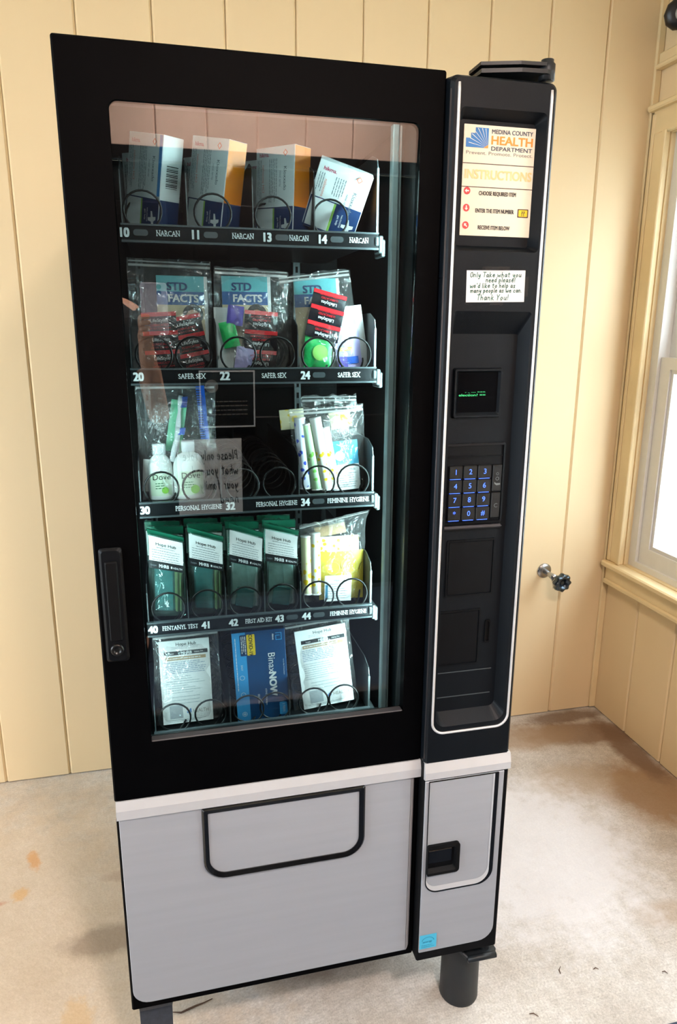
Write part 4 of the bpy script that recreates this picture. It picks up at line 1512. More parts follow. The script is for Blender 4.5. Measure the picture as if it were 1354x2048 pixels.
# ---- row 2: clear bags with booklet and packets
def booklet(label, u, v, y, roty, yaw=0.0, w=0.092, h=0.180, lean=-6):
    p = P(u, v, y)
    z0 = TF[1] + 0.002
    t = thing('booklet', label, 'booklet', (p.x, y, z0), (rad(lean), rad(roty), rad(yaw)), 'health booklets in the second tray')
    h = min(h, (p.z - z0) / math.cos(rad(lean)))
    q = MB()
    q.box(-w / 2, w / 2, -0.0012, 0.0012, 0, h, 0.0004)
    q.build('pages', 'paper_white', t)
    f = -0.0016
    q = MB()
    q.quad(-w / 2, w / 2 - 0.006, h - 0.028, h, f, 0)
    q.quad(-w / 2, w / 2 - 0.006, h - 0.052, h - 0.028, f, 1)
    q.quad(-w / 2, w / 2 - 0.006, 0.03, h - 0.052, f, 2)
    # head and hair of the cover picture, without features
    cx, cz = w * 0.20, h - 0.075
    q.add([(cx + 0.019 * math.cos(rad(k * 18)), f - 0.0002, cz + 0.006 + 0.019 * math.sin(rad(k * 18))) for k in range(20)], [tuple(range(20))], False, 4)
    q.add([(cx + 0.014 * math.cos(rad(k * 18)), f - 0.0004, cz - 0.003 + 0.018 * math.sin(rad(k * 18))) for k in range(20)], [tuple(range(20))], False, 3)
    q.add([(cx + x, f - 0.0005, cz + z) for x, z in ((-0.011, 0.004), (-0.003, 0.003), (-0.003, 0.0045), (-0.011, 0.0055))], [(0, 1, 2, 3)], False, 4)
    q.add([(cx + x, f - 0.0005, cz + z) for x, z in ((0.003, 0.003), (0.011, 0.004), (0.011, 0.0055), (0.003, 0.0045))], [(0, 1, 2, 3)], False, 4)
    q.text('STD', 0.0145, -w * 0.10, h - 0.0185, f - 0.0004, 5, bold=0.04, xs=1.05)
    q.text('FACTS', 0.0140, w * 0.02, h - 0.0395, f - 0.0004, 6, bold=0.035, xs=1.0)
    q.build('cover_print', ['booklet_teal', 'booklet_blue', 'photo_tan', 'skin_print', 'hair_print', 'booklet_navy', 'white_print'], t)
    q = MB()
    q.quad(w / 2 - 0.006, w / 2, 0, h - 0.002, f)
    q.build('page_edge', 'paper_white', t)
    return t


def packet_mb(w, h, flip=False):
    q = MB()
    nx, nz = 6, 5
    vs = []
    for j in range(nz + 1):
        for i in range(nx + 1):
            u, v = i / nx, j / nz
            e = math.sin(math.pi * u) * math.sin(math.pi * v)
            vs.append(((u - 0.5) * w, -0.0025 * e - 0.0006 + 0.0006 * math.sin(u * 17 + v * 5), v * h))
    q.add(vs, [(j * (nx + 1) + i, j * (nx + 1) + i + 1, (j + 1) * (nx + 1) + i + 1, (j + 1) * (nx + 1) + i) for j in range(nz) for i in range(nx)], True, 0)
    n0 = len(vs)
    q.add([(-w / 2, 0.0006, 0), (w / 2, 0.0006, 0), (w / 2, 0.0006, h), (-w / 2, 0.0006, h)], [(3, 2, 1, 0)], False, 0)
    f = -0.0036
    q.quad(-w / 2, w / 2, h - 0.0075, h, f + 0.0006, 1)
    r = math.pi if flip else 0
    s = -1 if flip else 1
    c = h * 0.42
    q.text('LifeStyles', 0.0062, 0, c + s * 0.005, f - 0.0004, 2, rot=r, bold=0.012)
    q.text('LUBRICATED', 0.0042, 0, c - s * 0.0035, f - 0.0004, 1, rot=r, bold=0.01)
    q.text('LATEX CONDOM', 0.0036, 0, c - s * 0.0095, f - 0.0004, 1, rot=r)
    return q


PK = {}


def strip(label, x, y, z, roty, n, flip=False, w=0.062, h=0.034, lean=-8, yaw=0):
    t = thing('condom_strip', label, 'condom strip', (x, y, z), (rad(lean), rad(roty), rad(yaw)), 'strips of wrapped condoms in the second tray')
    for i in range(n):
        k = (w, h, flip)
        if k not in PK:
            PK[k] = o = packet_mb(w, h, flip).build('packet', ['foil_black', 'foil_red', 'white_print'], t)
        else:
            o = dup(PK[k], t)
        o.location = (0, -0.0006 * (i % 2), i * h)
        o.rotation_euler = (rad(3 if i % 2 else -3), 0, 0)
    return t


f1 = TF[1] + 0.003
g2 = 'clear kit bags on the second tray'
bag('zip_bag', 'clear zip bag with booklet and black packets in the left slot', 'zip bag', (0.146, 0.205, f1), (rad(-7), rad(1), rad(3)), 0.150, 0.202, 0.042, 1, g2)
bag('zip_bag', 'clear zip bag with white card and green packet in the middle slot', 'zip bag', (0.291, 0.205, f1), (rad(-7), rad(2), 0), 0.140, 0.190, 0.042, 2, g2)
bag('zip_bag', 'clear zip bag with green square packet in the right slot', 'zip bag', (0.441, 0.205, f1), (rad(-9), rad(-7), 0), 0.138, 0.188, 0.046, 3, g2, flare=0.03)
booklet('health booklet behind black packets in the left slot', 362, 550, 0.214, 0.5)
booklet('health booklet behind white card in the middle slot', 495, 551, 0.214, 0)
booklet('health booklet behind tilted packet strip in the right slot', 647, 556, 0.216, -3, w=0.090)
strip('condom strip standing left in the left slot bag', X(326, 690, 0.19), 0.192, f1 + 0.006, -3, 3)
strip('condom strip leaning on the right in the left slot bag', X(392, 690, 0.195), 0.198, f1 + 0.002, -11, 3, w=0.060)
strip('condom strip with upside-down print in the middle slot bag', X(520, 700, 0.19), 0.190, f1 + 0.004, 4, 3, True, h=0.036)
strip('condom strip lying askew above green packet, the right slot', X(645, 660, 0.19), 0.192, f1 + 0.060, 14, 3, True, h=0.030, w=0.066)


def soft_pack(name, label, cat, loc, rot, w, h, d, m, group=None, seed=1, extra=None, mats2=None):
    t = thing(name, label, cat, loc, rot, group)
    q = MB()
    nx, nz = 8, 8
    vs = []
    for s in (-1, 1):
        for j in range(nz + 1):
            for i in range(nx + 1):
                u, v = i / nx, j / nz
                e = (math.sin(math.pi * u) * math.sin(math.pi * v)) ** 0.5
                n = noise.noise(Vector((u * 5 + seed, v * 5, s + seed * 2)))
                vs.append(((u - 0.5) * w, s * d / 2 * e + 0.001 * n * e, v * h))
    n1 = (nx + 1) * (nz + 1)
    fs = []
    for s in (0, 1):
        for j in range(nz):
            for i in range(nx):
                a = s * n1 + j * (nx + 1) + i
                f = (a, a + 1, a + nx + 2, a + nx + 1)
                fs.append(f if s == 0 else tuple(reversed(f)))
    q.add(vs, fs, True)
    q.build('wrapper', m, t)
    if extra:
        q = MB()
        extra(q, w, h, -d / 2 - 0.0006)
        q.build('print', mats2, t)
    return t


def card(name, label, cat, loc, rot, w, h, m='paper_white', group=None, extra=None, mats2=None, t=0.0008):
    o = thing(name, label, cat, loc, rot, group)
    q = MB()
    q.box(-w / 2, w / 2, -t / 2, t / 2, 0, h)
    q.build('sheet', m, o)
    if extra:
        q = MB()
        extra(q, w, h, -t / 2 - 0.0003)
        q.build('print', mats2, o)
    return o


card('card', 'plain white card on the left of the middle slot bag', 'card', (X(455, 735, 0.2), 0.203, f1), (rad(-7), 0, 0), 0.040, 0.118)
soft_pack('foil_packet', 'crumpled green foil packet in the middle slot bag', 'packet', (X(466, 690, 0.194), 0.194, f1 + 0.045), (rad(-8), rad(-12), 0), 0.030, 0.048, 0.006, 'foil_green', seed=2)
soft_pack('foil_packet', 'dark purple packet at the top of the middle slot bag', 'packet', (X(470, 650, 0.198), 0.199, f1 + 0.085), (rad(-8), rad(8), 0), 0.030, 0.036, 0.005, 'foil_purple', seed=3)
soft_pack('foil_packet', 'bright green square packet behind the coil, the right slot', 'packet', (X(637, 732, 0.19), 0.190, f1 + 0.004), (rad(-6), rad(4), 0), 0.054, 0.062, 0.010, 'foil_green', seed=4,
          extra=lambda q, w, h, y: q.add([(0.003 + 0.015 * math.cos(rad(18 * k)), y, h * 0.5 + 0.015 * math.sin(rad(18 * k))) for k in range(20)], [tuple(range(20))], False, 0), mats2=['wrap_green'])
soft_pack('foil_packet', 'lilac packet at the right of the right slot bag', 'packet', (X(704, 732, 0.196), 0.197, f1 + 0.003), (rad(-8), rad(-6), 0), 0.050, 0.085, 0.008, 'foil_lilac', seed=5,
          extra=lambda q, w, h, y: (q.quad(-w * 0.4, w * 0.15, h * 0.42, h * 0.50, y, 0), q.quad(-w * 0.1, w * 0.35, h * 0.12, h * 0.28, y, 1), q.quad(-w * 0.45, -w * 0.1, h * 0.05, h * 0.3, y, 2)), mats2=['wrap_yellow', 'plastic_blue', 'foil_purple'])
soft_pack('foil_packet', 'small purple packet by the spiral, the middle slot bag', 'packet', (X(488, 730, 0.188), 0.190, f1 + 0.002), (rad(-6), rad(10), 0), 0.036, 0.044, 0.006, 'foil_lilac', seed=6)
card('card', 'pale card standing behind the lilac packet, the right slot', 'card', (X(718, 735, 0.205), 0.206, f1), (rad(-8), rad(-7), 0), 0.050, 0.125)

# ---- row 3: hygiene bag, empty spirals, feminine hygiene bag
f2 = TF[2] + 0.003
bag('zip_bag', 'tall clear bag holding two white bottles in the third tray', 'zip bag', (0.146, 0.212, f2), (rad(-4), rad(0.5), rad(2)), 0.142, 0.228, 0.056, 7, 'clear kit bags on the third tray', 'bag_film_milky', wob=0.007, flare=0.06)


def bottle(label, u, v, y, w, h, cap_r):
    p = P(u, v, y)
    t = thing('lotion_bottle', label, 'bottle', (p.x, y, f2 + 0.002), (rad(-3), 0, rad(4)), 'white bottles in the hygiene bag')
    r = w / 2
    q = MB()
    q.lathe([(r * 0.86, 0), (r * 0.97, 0.003), (r, 0.010), (r, h * 0.62), (r * 0.97, h * 0.74), (r * 0.86, h * 0.85), (r * 0.62, h * 0.94), (cap_r * 0.92, h * 0.975), (cap_r * 0.9, h)], 28, sy=0.62)
    q.build('bottle_body', 'bottle_white', t)
    q = MB()
    q.lathe([(cap_r, h), (cap_r, h + 0.017), (cap_r * 0.93, h + 0.0195), (cap_r * 0.3, h + 0.0198)], 24)
    q.build('cap', 'plastic_white', t)
    q = MB()
    lo, hi = h * 0.10, h * 0.60
    n = 10
    arc = [rad(-90 + (i / n - 0.5) * 110) for i in range(n + 1)]
    rr = r + 0.0004

    def pt(a, z, k=1.0):
        return (rr * k * math.cos(a), rr * k * 0.62 * math.sin(a), z)
    q.add([pt(a, lo) for a in arc] + [pt(a, hi) for a in arc], [(i, i + 1, n + 2 + i, n + 1 + i) for i in range(n)], True, 0)
    f = -rr * 0.62 - 0.0006
    q.text('Dove', h * 0.13, 0.001, h * 0.52, f, 1, bold=0.0)
    q.lines(-w * 0.24, w * 0.16, h * 0.24, h * 0.40, 3, f, 0.0016, 2, seed=4)
    q.add([(w * 0.14 + w * 0.14 * math.cos(rad(20 * k)), f, h * 0.22 + w * 0.14 * math.sin(rad(20 * k))) for k in range(18)], [tuple(range(18))], False, 3)
    q.build('bottle_label', ['bottle_label', 'ink_black', 'ink_green_dark', 'leaf_green'], t)


bottle('slim white bottle with green label, left in hygiene bag', 323, 985, 0.205, 0.047, 0.088, 0.0125)
bottle('wider white bottle on the right in hygiene bag', 381, 988, 0.203, 0.060, 0.092, 0.0125)


def brush(label, u0, v0, u1, v1, y, head_out):
    a, b = P(u0, v0, y), P(u1, v1, y + 0.012)
    t = thing('toothbrush', label, 'toothbrush', a, (0, 0, 0), 'toothbrushes in the hygiene bag')
    d = b - a
    q = MB()
    q.tube([d * k for k in (0, 0.3, 0.55, 0.72, 0.78, 0.9, 1.0)], [0.005, 0.0055, 0.005, 0.003, 0.004, 0.0052, 0.004], 10)
    q.build('handle', 'plastic_white', t)
    q = MB()
    dn = d.normalized()
    for i in range(8):
        for j in (-1, 0, 1):
            c = d * (0.80 + 0.024 * i) + Vector((0, 0.003 * j, 0))
            e = c + Vector((head_out, 0, 0)) * 0.013
            q.tube([c, e], 0.0012, 5)
    q.build('bristles', 'plastic_blue', t)


brush('white toothbrush standing tall in hygiene bag', 352, 905, 362, 792, 0.222, 1)
brush('short white toothbrush beside the caps in hygiene bag', 344, 925, 358, 856, 0.212, 1)
a, b = P(412, 880, 0.215), P(401, 772, 0.222)
t = thing('comb', 'blue plastic comb upright at the right of hygiene bag', 'comb', a, (0, 0, 0))
d = b - a
q = MB()
q.add([(0.0, -0.0015, 0), (0.007, -0.0015, 0), (d.x + 0.007, d.y - 0.0015, d.z), (d.x, d.y - 0.0015, d.z), (0.0, 0.0015, 0), (0.007, 0.0015, 0), (d.x + 0.007, d.y + 0.0015, d.z), (d.x, d.y + 0.0015, d.z)], [(0, 1, 2, 3), (7, 6, 5, 4), (0, 4, 5, 1), (1, 5, 6, 2), (2, 6, 7, 3), (3, 7, 4, 0)])
q.build('spine', 'plastic_blue', t)
for i in range(22):
    q = MB()
    c = d * ((i + 0.5) / 22)
    q.box(c.x - 0.009, c.x + 0.001, c.y - 0.0008, c.y + 0.0008, c.z - 0.0013, c.z + 0.0013)
    q.build('tooth', 'plastic_blue', t)
soft_pack('washcloth_pack', 'mint green flat pack behind the toothbrush', 'packet', (X(345, 880, 0.23), 0.231, f2 + 0.09), (rad(-4), rad(10), 0), 0.030, 0.100, 0.006, 'plastic_mint', seed=8)
soft_pack('wipe_sachet', 'white sachet beside the left bottle', 'sachet', (X(297, 965, 0.205), 0.206, f2 + 0.018), (rad(-4), rad(4), rad(-12)), 0.026, 0.062, 0.005, 'wrap_white', seed=9,
          extra=lambda q, w, h, y: q.text('Swan', 0.006, 0, h * 0.5, y, 0, rot=rad(80)), mats2=['print_navy'])
soft_pack('dental_sachet', 'pale sachet crumpled at the top left of hygiene bag', 'sachet', (X(310, 840, 0.225), 0.226, f2 + 0.135), (rad(-6), rad(24), 0), 0.036, 0.050, 0.008, 'bag_film_milky', seed=10)

bag('zip_bag', 'crinkled clear bag of tampons and blue pad in the third tray', 'zip bag', (0.452, 0.212, f2), (rad(-7), rad(-3), 0), 0.140, 0.172, 0.052, 11, 'clear kit bags on the third tray', 'bag_film_milky', flare=0.12, wob=0.006, top=0.22)
bag('zip_bag', 'clear bag with pointed top behind the tampon bag', 'zip bag', (0.462, 0.275, f2), (rad(-4), 0, 0), 0.120, 0.190, 0.040, 12, 'clear kit bags on the third tray', top=0.4, wob=0.006)


def tampon(label, u0, v0, u1, v1, y, m1, m2, grp='wrapped tampons in the third tray', row=2, r=0.0118):
    a, b = P(u0, v0, y), P(u1, v1, y + 0.010)
    a.z = max(a.z, TF[row] + 0.012)
    t = thing('tampon', label, 'tampon', a, (0, 0, 0), grp)
    d = b - a
    q = MB()
    q.tube([d * k for k in (0, 0.02, 0.06, 0.3, 0.6, 0.94, 0.98, 1.0)], [r * 0.9, r * 0.95, r, r, r, r, r * 0.95, r * 0.9], 12)
    q.build('wrapper', m1, t)
    q = MB()
    for k in (0.0, 1.0):
        q.tube([d * (k - 0.012), d * (k + 0.012)], [r * 1.02, r * 1.02], 12)
    q.build('crimped_end', m2, t)


tampon('blue and white wrapped tampon, leftmost in the third tray bag', 613, 978, 601, 838, 0.203, 'wrap_flower_blue', 'wrap_white')
tampon('green wrapped tampon second from left in the third tray bag', 637, 982, 614, 850, 0.199, 'wrap_flower_green', 'wrap_white')
tampon('white tampon with yellow flowers, middle of the third tray bag', 657, 982, 632, 838, 0.195, 'wrap_flower_yellow', 'wrap_white')
tampon('white and yellow tampon beside the cyan pad, the third tray', 672, 978, 650, 858, 0.200, 'wrap_flower_yellow', 'wrap_white')
soft_pack('sanitary_pad', 'cyan wrapped pad with white dot in the third tray bag', 'pad', (X(694, 978, 0.204), 0.206, f2 + 0.004), (rad(-6), rad(-4), 0), 0.066, 0.100, 0.014, 'pad_cyan', seed=13,
          extra=lambda q, w, h, y: q.add([(-w * 0.12 + 0.010 * math.cos(rad(20 * k)), y, h * 0.70 + 0.010 * math.sin(rad(20 * k))) for k in range(18)], [tuple(range(18))], False, 0), mats2=['wrap_white'])
card('info_card', 'white printed card before the cyan pad, the third tray', 'card', (X(698, 976, 0.192), 0.194, f2 + 0.006), (rad(-5), rad(-4), 0), 0.056, 0.052,
     extra=lambda q, w, h, y: (q.text('Hope Hub', 0.0055, 0.004, h - 0.010, y, 0), q.lines(-w * 0.40, w * 0.40, 0.004, h - 0.016, 7, y, 0.0012, 1, seed=6), q.quad(-w * 0.45, -w * 0.38, h - 0.012, h - 0.004, y, 2)), mats2=['ink_black', 'ink_text', 'wrap_blue'])
soft_pack('wipe_pack', 'white wipe pack folded into the top of the third tray bag', 'packet', (X(688, 880, 0.212), 0.222, f2 + 0.112), (rad(-8), rad(-4), 0), 0.070, 0.044, 0.010, 'bag_film_milky', seed=14)
soft_pack('liner_pack', 'yellow and white liner pack behind the third tray bag', 'packet', (X(588, 830, 0.25), 0.252, f2 + 0.125), (rad(-8), rad(-4), 0), 0.050, 0.040, 0.010, 'wrap_flower_gold', seed=15)
soft_pack('liner_pack', 'yellow flowered liner pack at the top right, the third tray', 'packet', (X(688, 845, 0.222), 0.228, f2 + 0.128), (rad(-10), rad(-10), 0), 0.044, 0.034, 0.010, 'wrap_flower_gold', seed=16)

# ---- row 4: small kit bags with green zips
f3 = TF[3] + 0.003


def kit(label, x, y, z, teal, seed, yaw=0, roll=0, front=True, h=0.186, w=0.070):
    t = bag('kit_bag', label, 'kit bag', (x, y, z), (rad(-3), rad(roll), rad(yaw)), w, h, 0.026, seed, 'green-zip kit bags on the fourth tray', 'bag_film_teal', 'zip_green', zz=0.955, top=0.22, flop=0.022 if front else 0.006, wob=0.0025)
    ff = 0.022 if front else 0.006

    def bend(z):
        v = z / h
        if v > 0.72:
            k = (v - 0.72) / 0.28
            return -ff * k * k, z - ff * 0.45 * k * k
        return 0.0, z

    def sheet(q, x0, x1, z0, z1, off, mi, n=16):
        vs = []
        for j in range(n + 1):
            z = z0 + (z1 - z0) * j / n
            yy, zz = bend(z)
            vs += [(x0, yy + off, zz), (x1, yy + off, zz)]
        q.add(vs, [(2 * j, 2 * j + 1, 2 * j + 3, 2 * j + 2) for j in range(n)], True, mi)
    q = MB()
    sheet(q, -w * 0.49, w * 0.49, h * 0.90, h * 0.99, -0.0045, 0, 4)
    sheet(q, -w * 0.49, w * 0.49, h * 0.88, h * 0.985, 0.0045, 0, 4)
    q.build('zip_band', 'zip_green', t)
    q = MB()
    sheet(q, -w * 0.46, w * 0.46, h * 0.53, h * 0.895, -0.0148, 0)
    c = q.build('label_card', 'paper_white', t)
    q = MB()
    sheet(q, -w * 0.46, w * 0.46, h * 0.53, h * 0.61, -0.0152, 0, 3)
    yb, zb_ = bend(h * 0.80)
    q.text('Hope Hub', 0.0066, 0, zb_, yb - 0.0154, 2, bold=0.01)
    for i, zf in enumerate((0.755, 0.725, 0.70, 0.675, 0.65, 0.625)):
        yy, zz = bend(h * zf)
        q.lines(-w * (0.26 if i == 0 else 0.38), w * (0.26 if i == 0 else 0.38), zz - 0.0018, zz + 0.0018, 1, yy - 0.0154, 0.0011, 3, seed=seed * 9 + i, fill=0.95)
    q.text('MHRB', 0.0068, -w * 0.06, h * 0.568, -0.0156, 1, bold=0.02, width=w * 0.26)
    q.text('HEALTH', 0.0042, w * 0.31, h * 0.566, -0.0156, 1, width=w * 0.24)
    q.quad(w * 0.125, w * 0.165, h * 0.556, h * 0.578, -0.0156, 1)
    q.text('hope', 0.004, -w * 0.34, h * 0.568, -0.0156, 3)
    q.build('label_print', ['band_black', 'white_print', 'ink_black', 'ink_text'], t)
    q = MB()
    if teal:
        q.box(-w * 0.34, w * 0.20, -0.007, 0.006, 0.012, h * 0.56, 0.003, 0)
        q.box(w * 0.21, w * 0.33, -0.006, 0.006, 0.010, h * 0.55, 0.003, 1)
        q.box(w * 0.34, w * 0.42, -0.005, 0.006, 0.010, h * 0.52, 0.003, 1)
        q.build('test_strip_pack', ['pack_teal', 'pack_olive'], t)
    else:
        q.box(-w * 0.40, w * 0.10, -0.007, 0.006, 0.010, h * 0.55, 0.003, 0)
        q.box(w * 0.08, w * 0.42, -0.0085, 0.004, 0.008, h * 0.53, 0.003, 0, Matrix.Rotation(rad(-3), 4, 'Y'))
        q.box(-w * 0.30, w * 0.22, -0.010, -0.006, 0.008, h * 0.26, 0.002, 1, Matrix.Rotation(rad(6), 4, 'Y'))
        q.build('bandage_pack', ['pack_grey', 'pack_teal'], t)
    if front:
        warp(t, h, 0.34 - 0.03 * (seed % 3), seed)
    else:
        warp(t, h, 0.05, seed)
    return t


for i, (x, s, teal) in enumerate(((0.110, 'leftmost', True), (0.187, 'second', True), (0.262, 'third', False), (0.337, 'fourth', False))):
    what = 'teal test kit bag' if teal else 'grey first-aid kit bag'
    kit('foremost ' + what + ' with curled label, ' + s + ' stack on the fourth tray', x, 0.186, f3 + 0.006 - 0.002 * (i % 2), teal, 20 + i, yaw=(-5, -2, -4, -3)[i], roll=(1.5, 1, 2.5, 1)[i])
    kit('middle ' + what + ' in the ' + s + ' stack on the fourth tray', x + 0.004, 0.222, f3, teal, 30 + i, yaw=-1, front=False)
    kit('rearmost ' + what + ' with green top, ' + s + ' stack on the fourth tray', x - 0.002, 0.258, f3, teal, 40 + i, front=False)

bag('zip_bag', 'clear bag with yellow pad and folded top, the fourth tray', 'zip bag', (0.450, 0.208, f3), (rad(-4), rad(1), 0), 0.138, 0.200, 0.052, 17, 'clear kit bags on the fourth tray', 'bag_film_milky', flop=0.030, wob=0.006, flare=0.08)
tampon('white tampon with yellow print at the left of the fourth tray', 617, 1190, 614, 1075, 0.198, 'wrap_flower_gold', 'wrap_white', 'wrapped tampons in the fourth tray', 3)
tampon('yellow tampon next to the pad in the fourth tray', 633, 1190, 631, 1070, 0.196, 'wrap_flower_yellow', 'wrap_white', 'wrapped tampons in the fourth tray', 3)
soft_pack('sanitary_pad', 'large yellow wrapped pad in the fourth tray bag', 'pad', (X(685, 1200, 0.204), 0.206, f3 + 0.004), (rad(-4), rad(1), 0), 0.096, 0.106, 0.018, 'wrap_yellow', seed=18,
          extra=lambda q, w, h, y: [q.tube([(cx + r_ * math.cos(rad(30 * k)), y + 0.0003, cz + r_ * math.sin(rad(30 * k))) for k in range(12)], 0.0005, 4, 0, True) for cx, cz, r_ in ((-0.02, 0.07, 0.014), (0.015, 0.075, 0.018), (-0.005, 0.045, 0.016), (0.025, 0.05, 0.012))], mats2=['wrap_pale_yellow'])
card('info_card', 'white printed card before the yellow pad, the fourth tray', 'card', (X(678, 1200, 0.190), 0.192, f3 + 0.005), (rad(-3), rad(2), 0), 0.058, 0.056,
     extra=lambda q, w, h, y: (q.text('Hope Hub', 0.005, 0.002, h - 0.010, y, 0), q.lines(-w * 0.40, w * 0.42, 0.004, h - 0.016, 7, y, 0.0012, 1, seed=16), q.quad(-w * 0.47, -w * 0.38, 0.004, h - 0.02, y, 2)), mats2=['ink_black', 'ink_text', 'ink_teal'])
soft_pack('liner_pack', 'white flowered liner pack above the yellow pad, the fourth tray', 'packet', (X(675, 1100, 0.214), 0.216, f3 + 0.098), (rad(-6), 0, 0), 0.100, 0.042, 0.012, 'wrap_flower_yellow', seed=19)
soft_pack('wipe_pack', 'orange-yellow wrapper inside the folded top, the fourth tray', 'packet', (X(665, 1050, 0.222), 0.222, f3 + 0.142), (rad(-20), rad(-8), 0), 0.066, 0.022, 0.008, 'band_tan', seed=21)


# ---- row 5: info sheets in bags and the boxed test
f4 = TF[4] + 0.003


def sheet_print(q, w, h, y):
    q.text('Hope Hub', h * 0.040, 0.004, h * 0.955, y, 0, bold=0.01)
    q.lines(-w * 0.25, w * 0.30, h * 0.895, h * 0.93, 2, y, h * 0.006, 1, seed=2)
    q.quad(-w * 0.40, w * 0.46, h * 0.825, h * 0.872, y, 2)
    q.text('MHRB', h * 0.034, 0.004, h * 0.8485, y - 0.0002, 3, bold=0.03)
    q.text('HEALTH', h * 0.020, w * 0.28, h * 0.8485, y - 0.0002, 3)
    q.text('hope', h * 0.022, -w * 0.26, h * 0.8485, y - 0.0002, 3)
    q.quad(-w * 0.38, w * 0.42, h * 0.765, h * 0.805, y, 4)
    q.lines(-w * 0.36, w * 0.40, h * 0.775, h * 0.795, 1, y - 0.0002, h * 0.010, 3, seed=9)
    q.lines(-w * 0.40, w * 0.42, h * 0.60, h * 0.75, 7, y, h * 0.009, 5, seed=3)
    q.lines(-w * 0.40, w * 0.42, h * 0.36, h * 0.58, 8, y, h * 0.008, 1, seed=4, fill=0.5)
    q.lines(-w * 0.30, w * 0.30, h * 0.22, h * 0.34, 3, y, h * 0.008, 1, seed=5)
    q.text('HEALTH', h * 0.045, w * 0.26, h * 0.135, y, 6, width=w * 0.30)
    for i in range(3):
        q.quad(-w * 0.02 + i * w * 0.03, w * 0.01 + i * w * 0.03, h * 0.115, h * (0.135 + 0.016 * i), y, 7)
    q.quad(-w * 0.36, -w * 0.10, h * 0.06, h * 0.22, y, 8)
    q.lines(-w * 0.40, w * 0.30, h * 0.015, h * 0.05, 2, y, h * 0.007, 1, seed=6)


SM = ['ink_black', 'ink_text', 'band_black', 'white_print', 'band_tan', 'print_navy', 'print_grey', 'print_blue', 'rail_edge']
SM[8], SM[1], SM[5] = 'ink_faint', 'ink_faint', 'ink_faint_blue'
bag('zip_bag', 'clear bag with printed white sheet, bottom left slot', 'zip bag', (0.143, 0.195, f4), (rad(-6), 0, rad(2)), 0.134, 0.200, 0.030, 22, 'clear kit bags on the bottom tray', wob=0.004)
card('info_sheet', 'white printed info sheet in the bottom left bag', 'sheet', (X(378, 1452, 0.19), 0.188, f4 + 0.004), (rad(-7), rad(-0.5), 0), 0.102, 0.178, 'paper_white', 'printed sheets on the bottom tray', sheet_print, SM, 0.004)
bag('zip_bag', 'clear bag with tilted printed sheet, bottom right slot', 'zip bag', (0.436, 0.195, f4), (rad(-8), rad(-5), 0), 0.142, 0.200, 0.032, 23, 'clear kit bags on the bottom tray', wob=0.004)
card('info_sheet', 'white printed info sheet tilted in the bottom right bag', 'sheet', (X(660, 1416, 0.19), 0.188, f4 + 0.006), (rad(-7), rad(-5.5), 0), 0.112, 0.176, 'paper_white', 'printed sheets on the bottom tray', sheet_print, SM, 0.004)

w, h, d = 0.110, 0.198, 0.026
t = thing('test_carton', 'blue home test carton standing in the bottom tray', 'carton', (X(528, 1424, 0.186), 0.196, TF[4] + 0.001), (rad(-3), rad(-2.2), rad(-3)))
q = MB()
q.box(-w / 2, w / 2, -d / 2, d / 2, 0, h, 0.0008)
q.build('carton_body', 'test_blue', t)
y = -d / 2 - 0.0004
q = MB()
q.quad(-w / 2 + 0.0005, -w / 2 + 0.028, 0.0005, h - 0.0005, y, 0)
q.add([(x, y - 0.0002, z) for x, z in rrect(-w / 2 + 0.030, -w / 2 + 0.047, h - 0.052, h - 0.006, 0.002, 3)], [tuple(range(16))], False, 1)
q.add([(x, y - 0.0002, z) for x, z in rrect(-w / 2 + 0.016, -w / 2 + 0.030, h - 0.052, h - 0.006, 0.002, 3)], [tuple(range(16))], False, 2)
q.text('COVID-19', 0.0078, -w / 2 + 0.0385, h - 0.029, y - 0.0005, 3, bold=0.02, rot=rad(-90))
q.lines(0.002, 0.042, 0.001, 0.012, 3, y - 0.0005, 0.0016, 4, Matrix.Translation((-w / 2 + 0.0165, 0, h - 0.007)) @ Matrix.Rotation(rad(90), 4, 'Y'), seed=2)
q.text('Binax', 0.0150, w / 2 - 0.030, h - 0.073, y - 0.0005, 4, rot=rad(-90))
q.text('NOW', 0.0150, w / 2 - 0.030, h - 0.121, y - 0.0005, 4, bold=0.045, rot=rad(-90))
q.text('COVID-19 Antigen', 0.0035, w / 2 - 0.046, 0.050, y - 0.0005, 4, rot=rad(-90))
q.text('SELF TEST', 0.0040, w / 2 - 0.062, 0.046, y - 0.0005, 4, rot=rad(-90))
q.text('For Use With 15 Minute Results', 0.0020, w / 2 - 0.006, h - 0.085, y - 0.0005, 4, rot=rad(-90))
q.text('EASY', 0.0042, -w / 2 + 0.017, h - 0.078, y - 0.0005, 4, rot=rad(-90))
for zz in (0.098, 0.060, 0.016):
    q.frame([[(-w / 2 + 0.016 + r_ * math.cos(rad(24 * k)), y - 0.0004, zz + r_ * math.sin(rad(24 * k))) for k in range(15)] for r_ in (0.0052, 0.0044)], 4)
q.quad(-w / 2 + 0.0128, -w / 2 + 0.0192, 0.0155, 0.0165, y - 0.0005, 4)
q.quad(-w / 2 + 0.0155, -w / 2 + 0.0165, 0.0128, 0.0192, y - 0.0005, 4)
q.lines(0.0, 0.13, 0.0, 0.003, 1, y - 0.0005, 0.0015, 4, Matrix.Translation((-w / 2 + 0.005, 0, h - 0.012)) @ Matrix.Rotation(rad(90), 4, 'Y'), seed=12)
q.add([(x, y - 0.0003, z) for x, z in rrect(w / 2 - 0.020, w / 2 - 0.004, 0.006, 0.034, 0.001, 3)], [tuple(range(16))], False, 0)
q.text('2 TESTS', 0.0042, w / 2 - 0.011, 0.021, y - 0.0006, 4, rot=rad(-90))
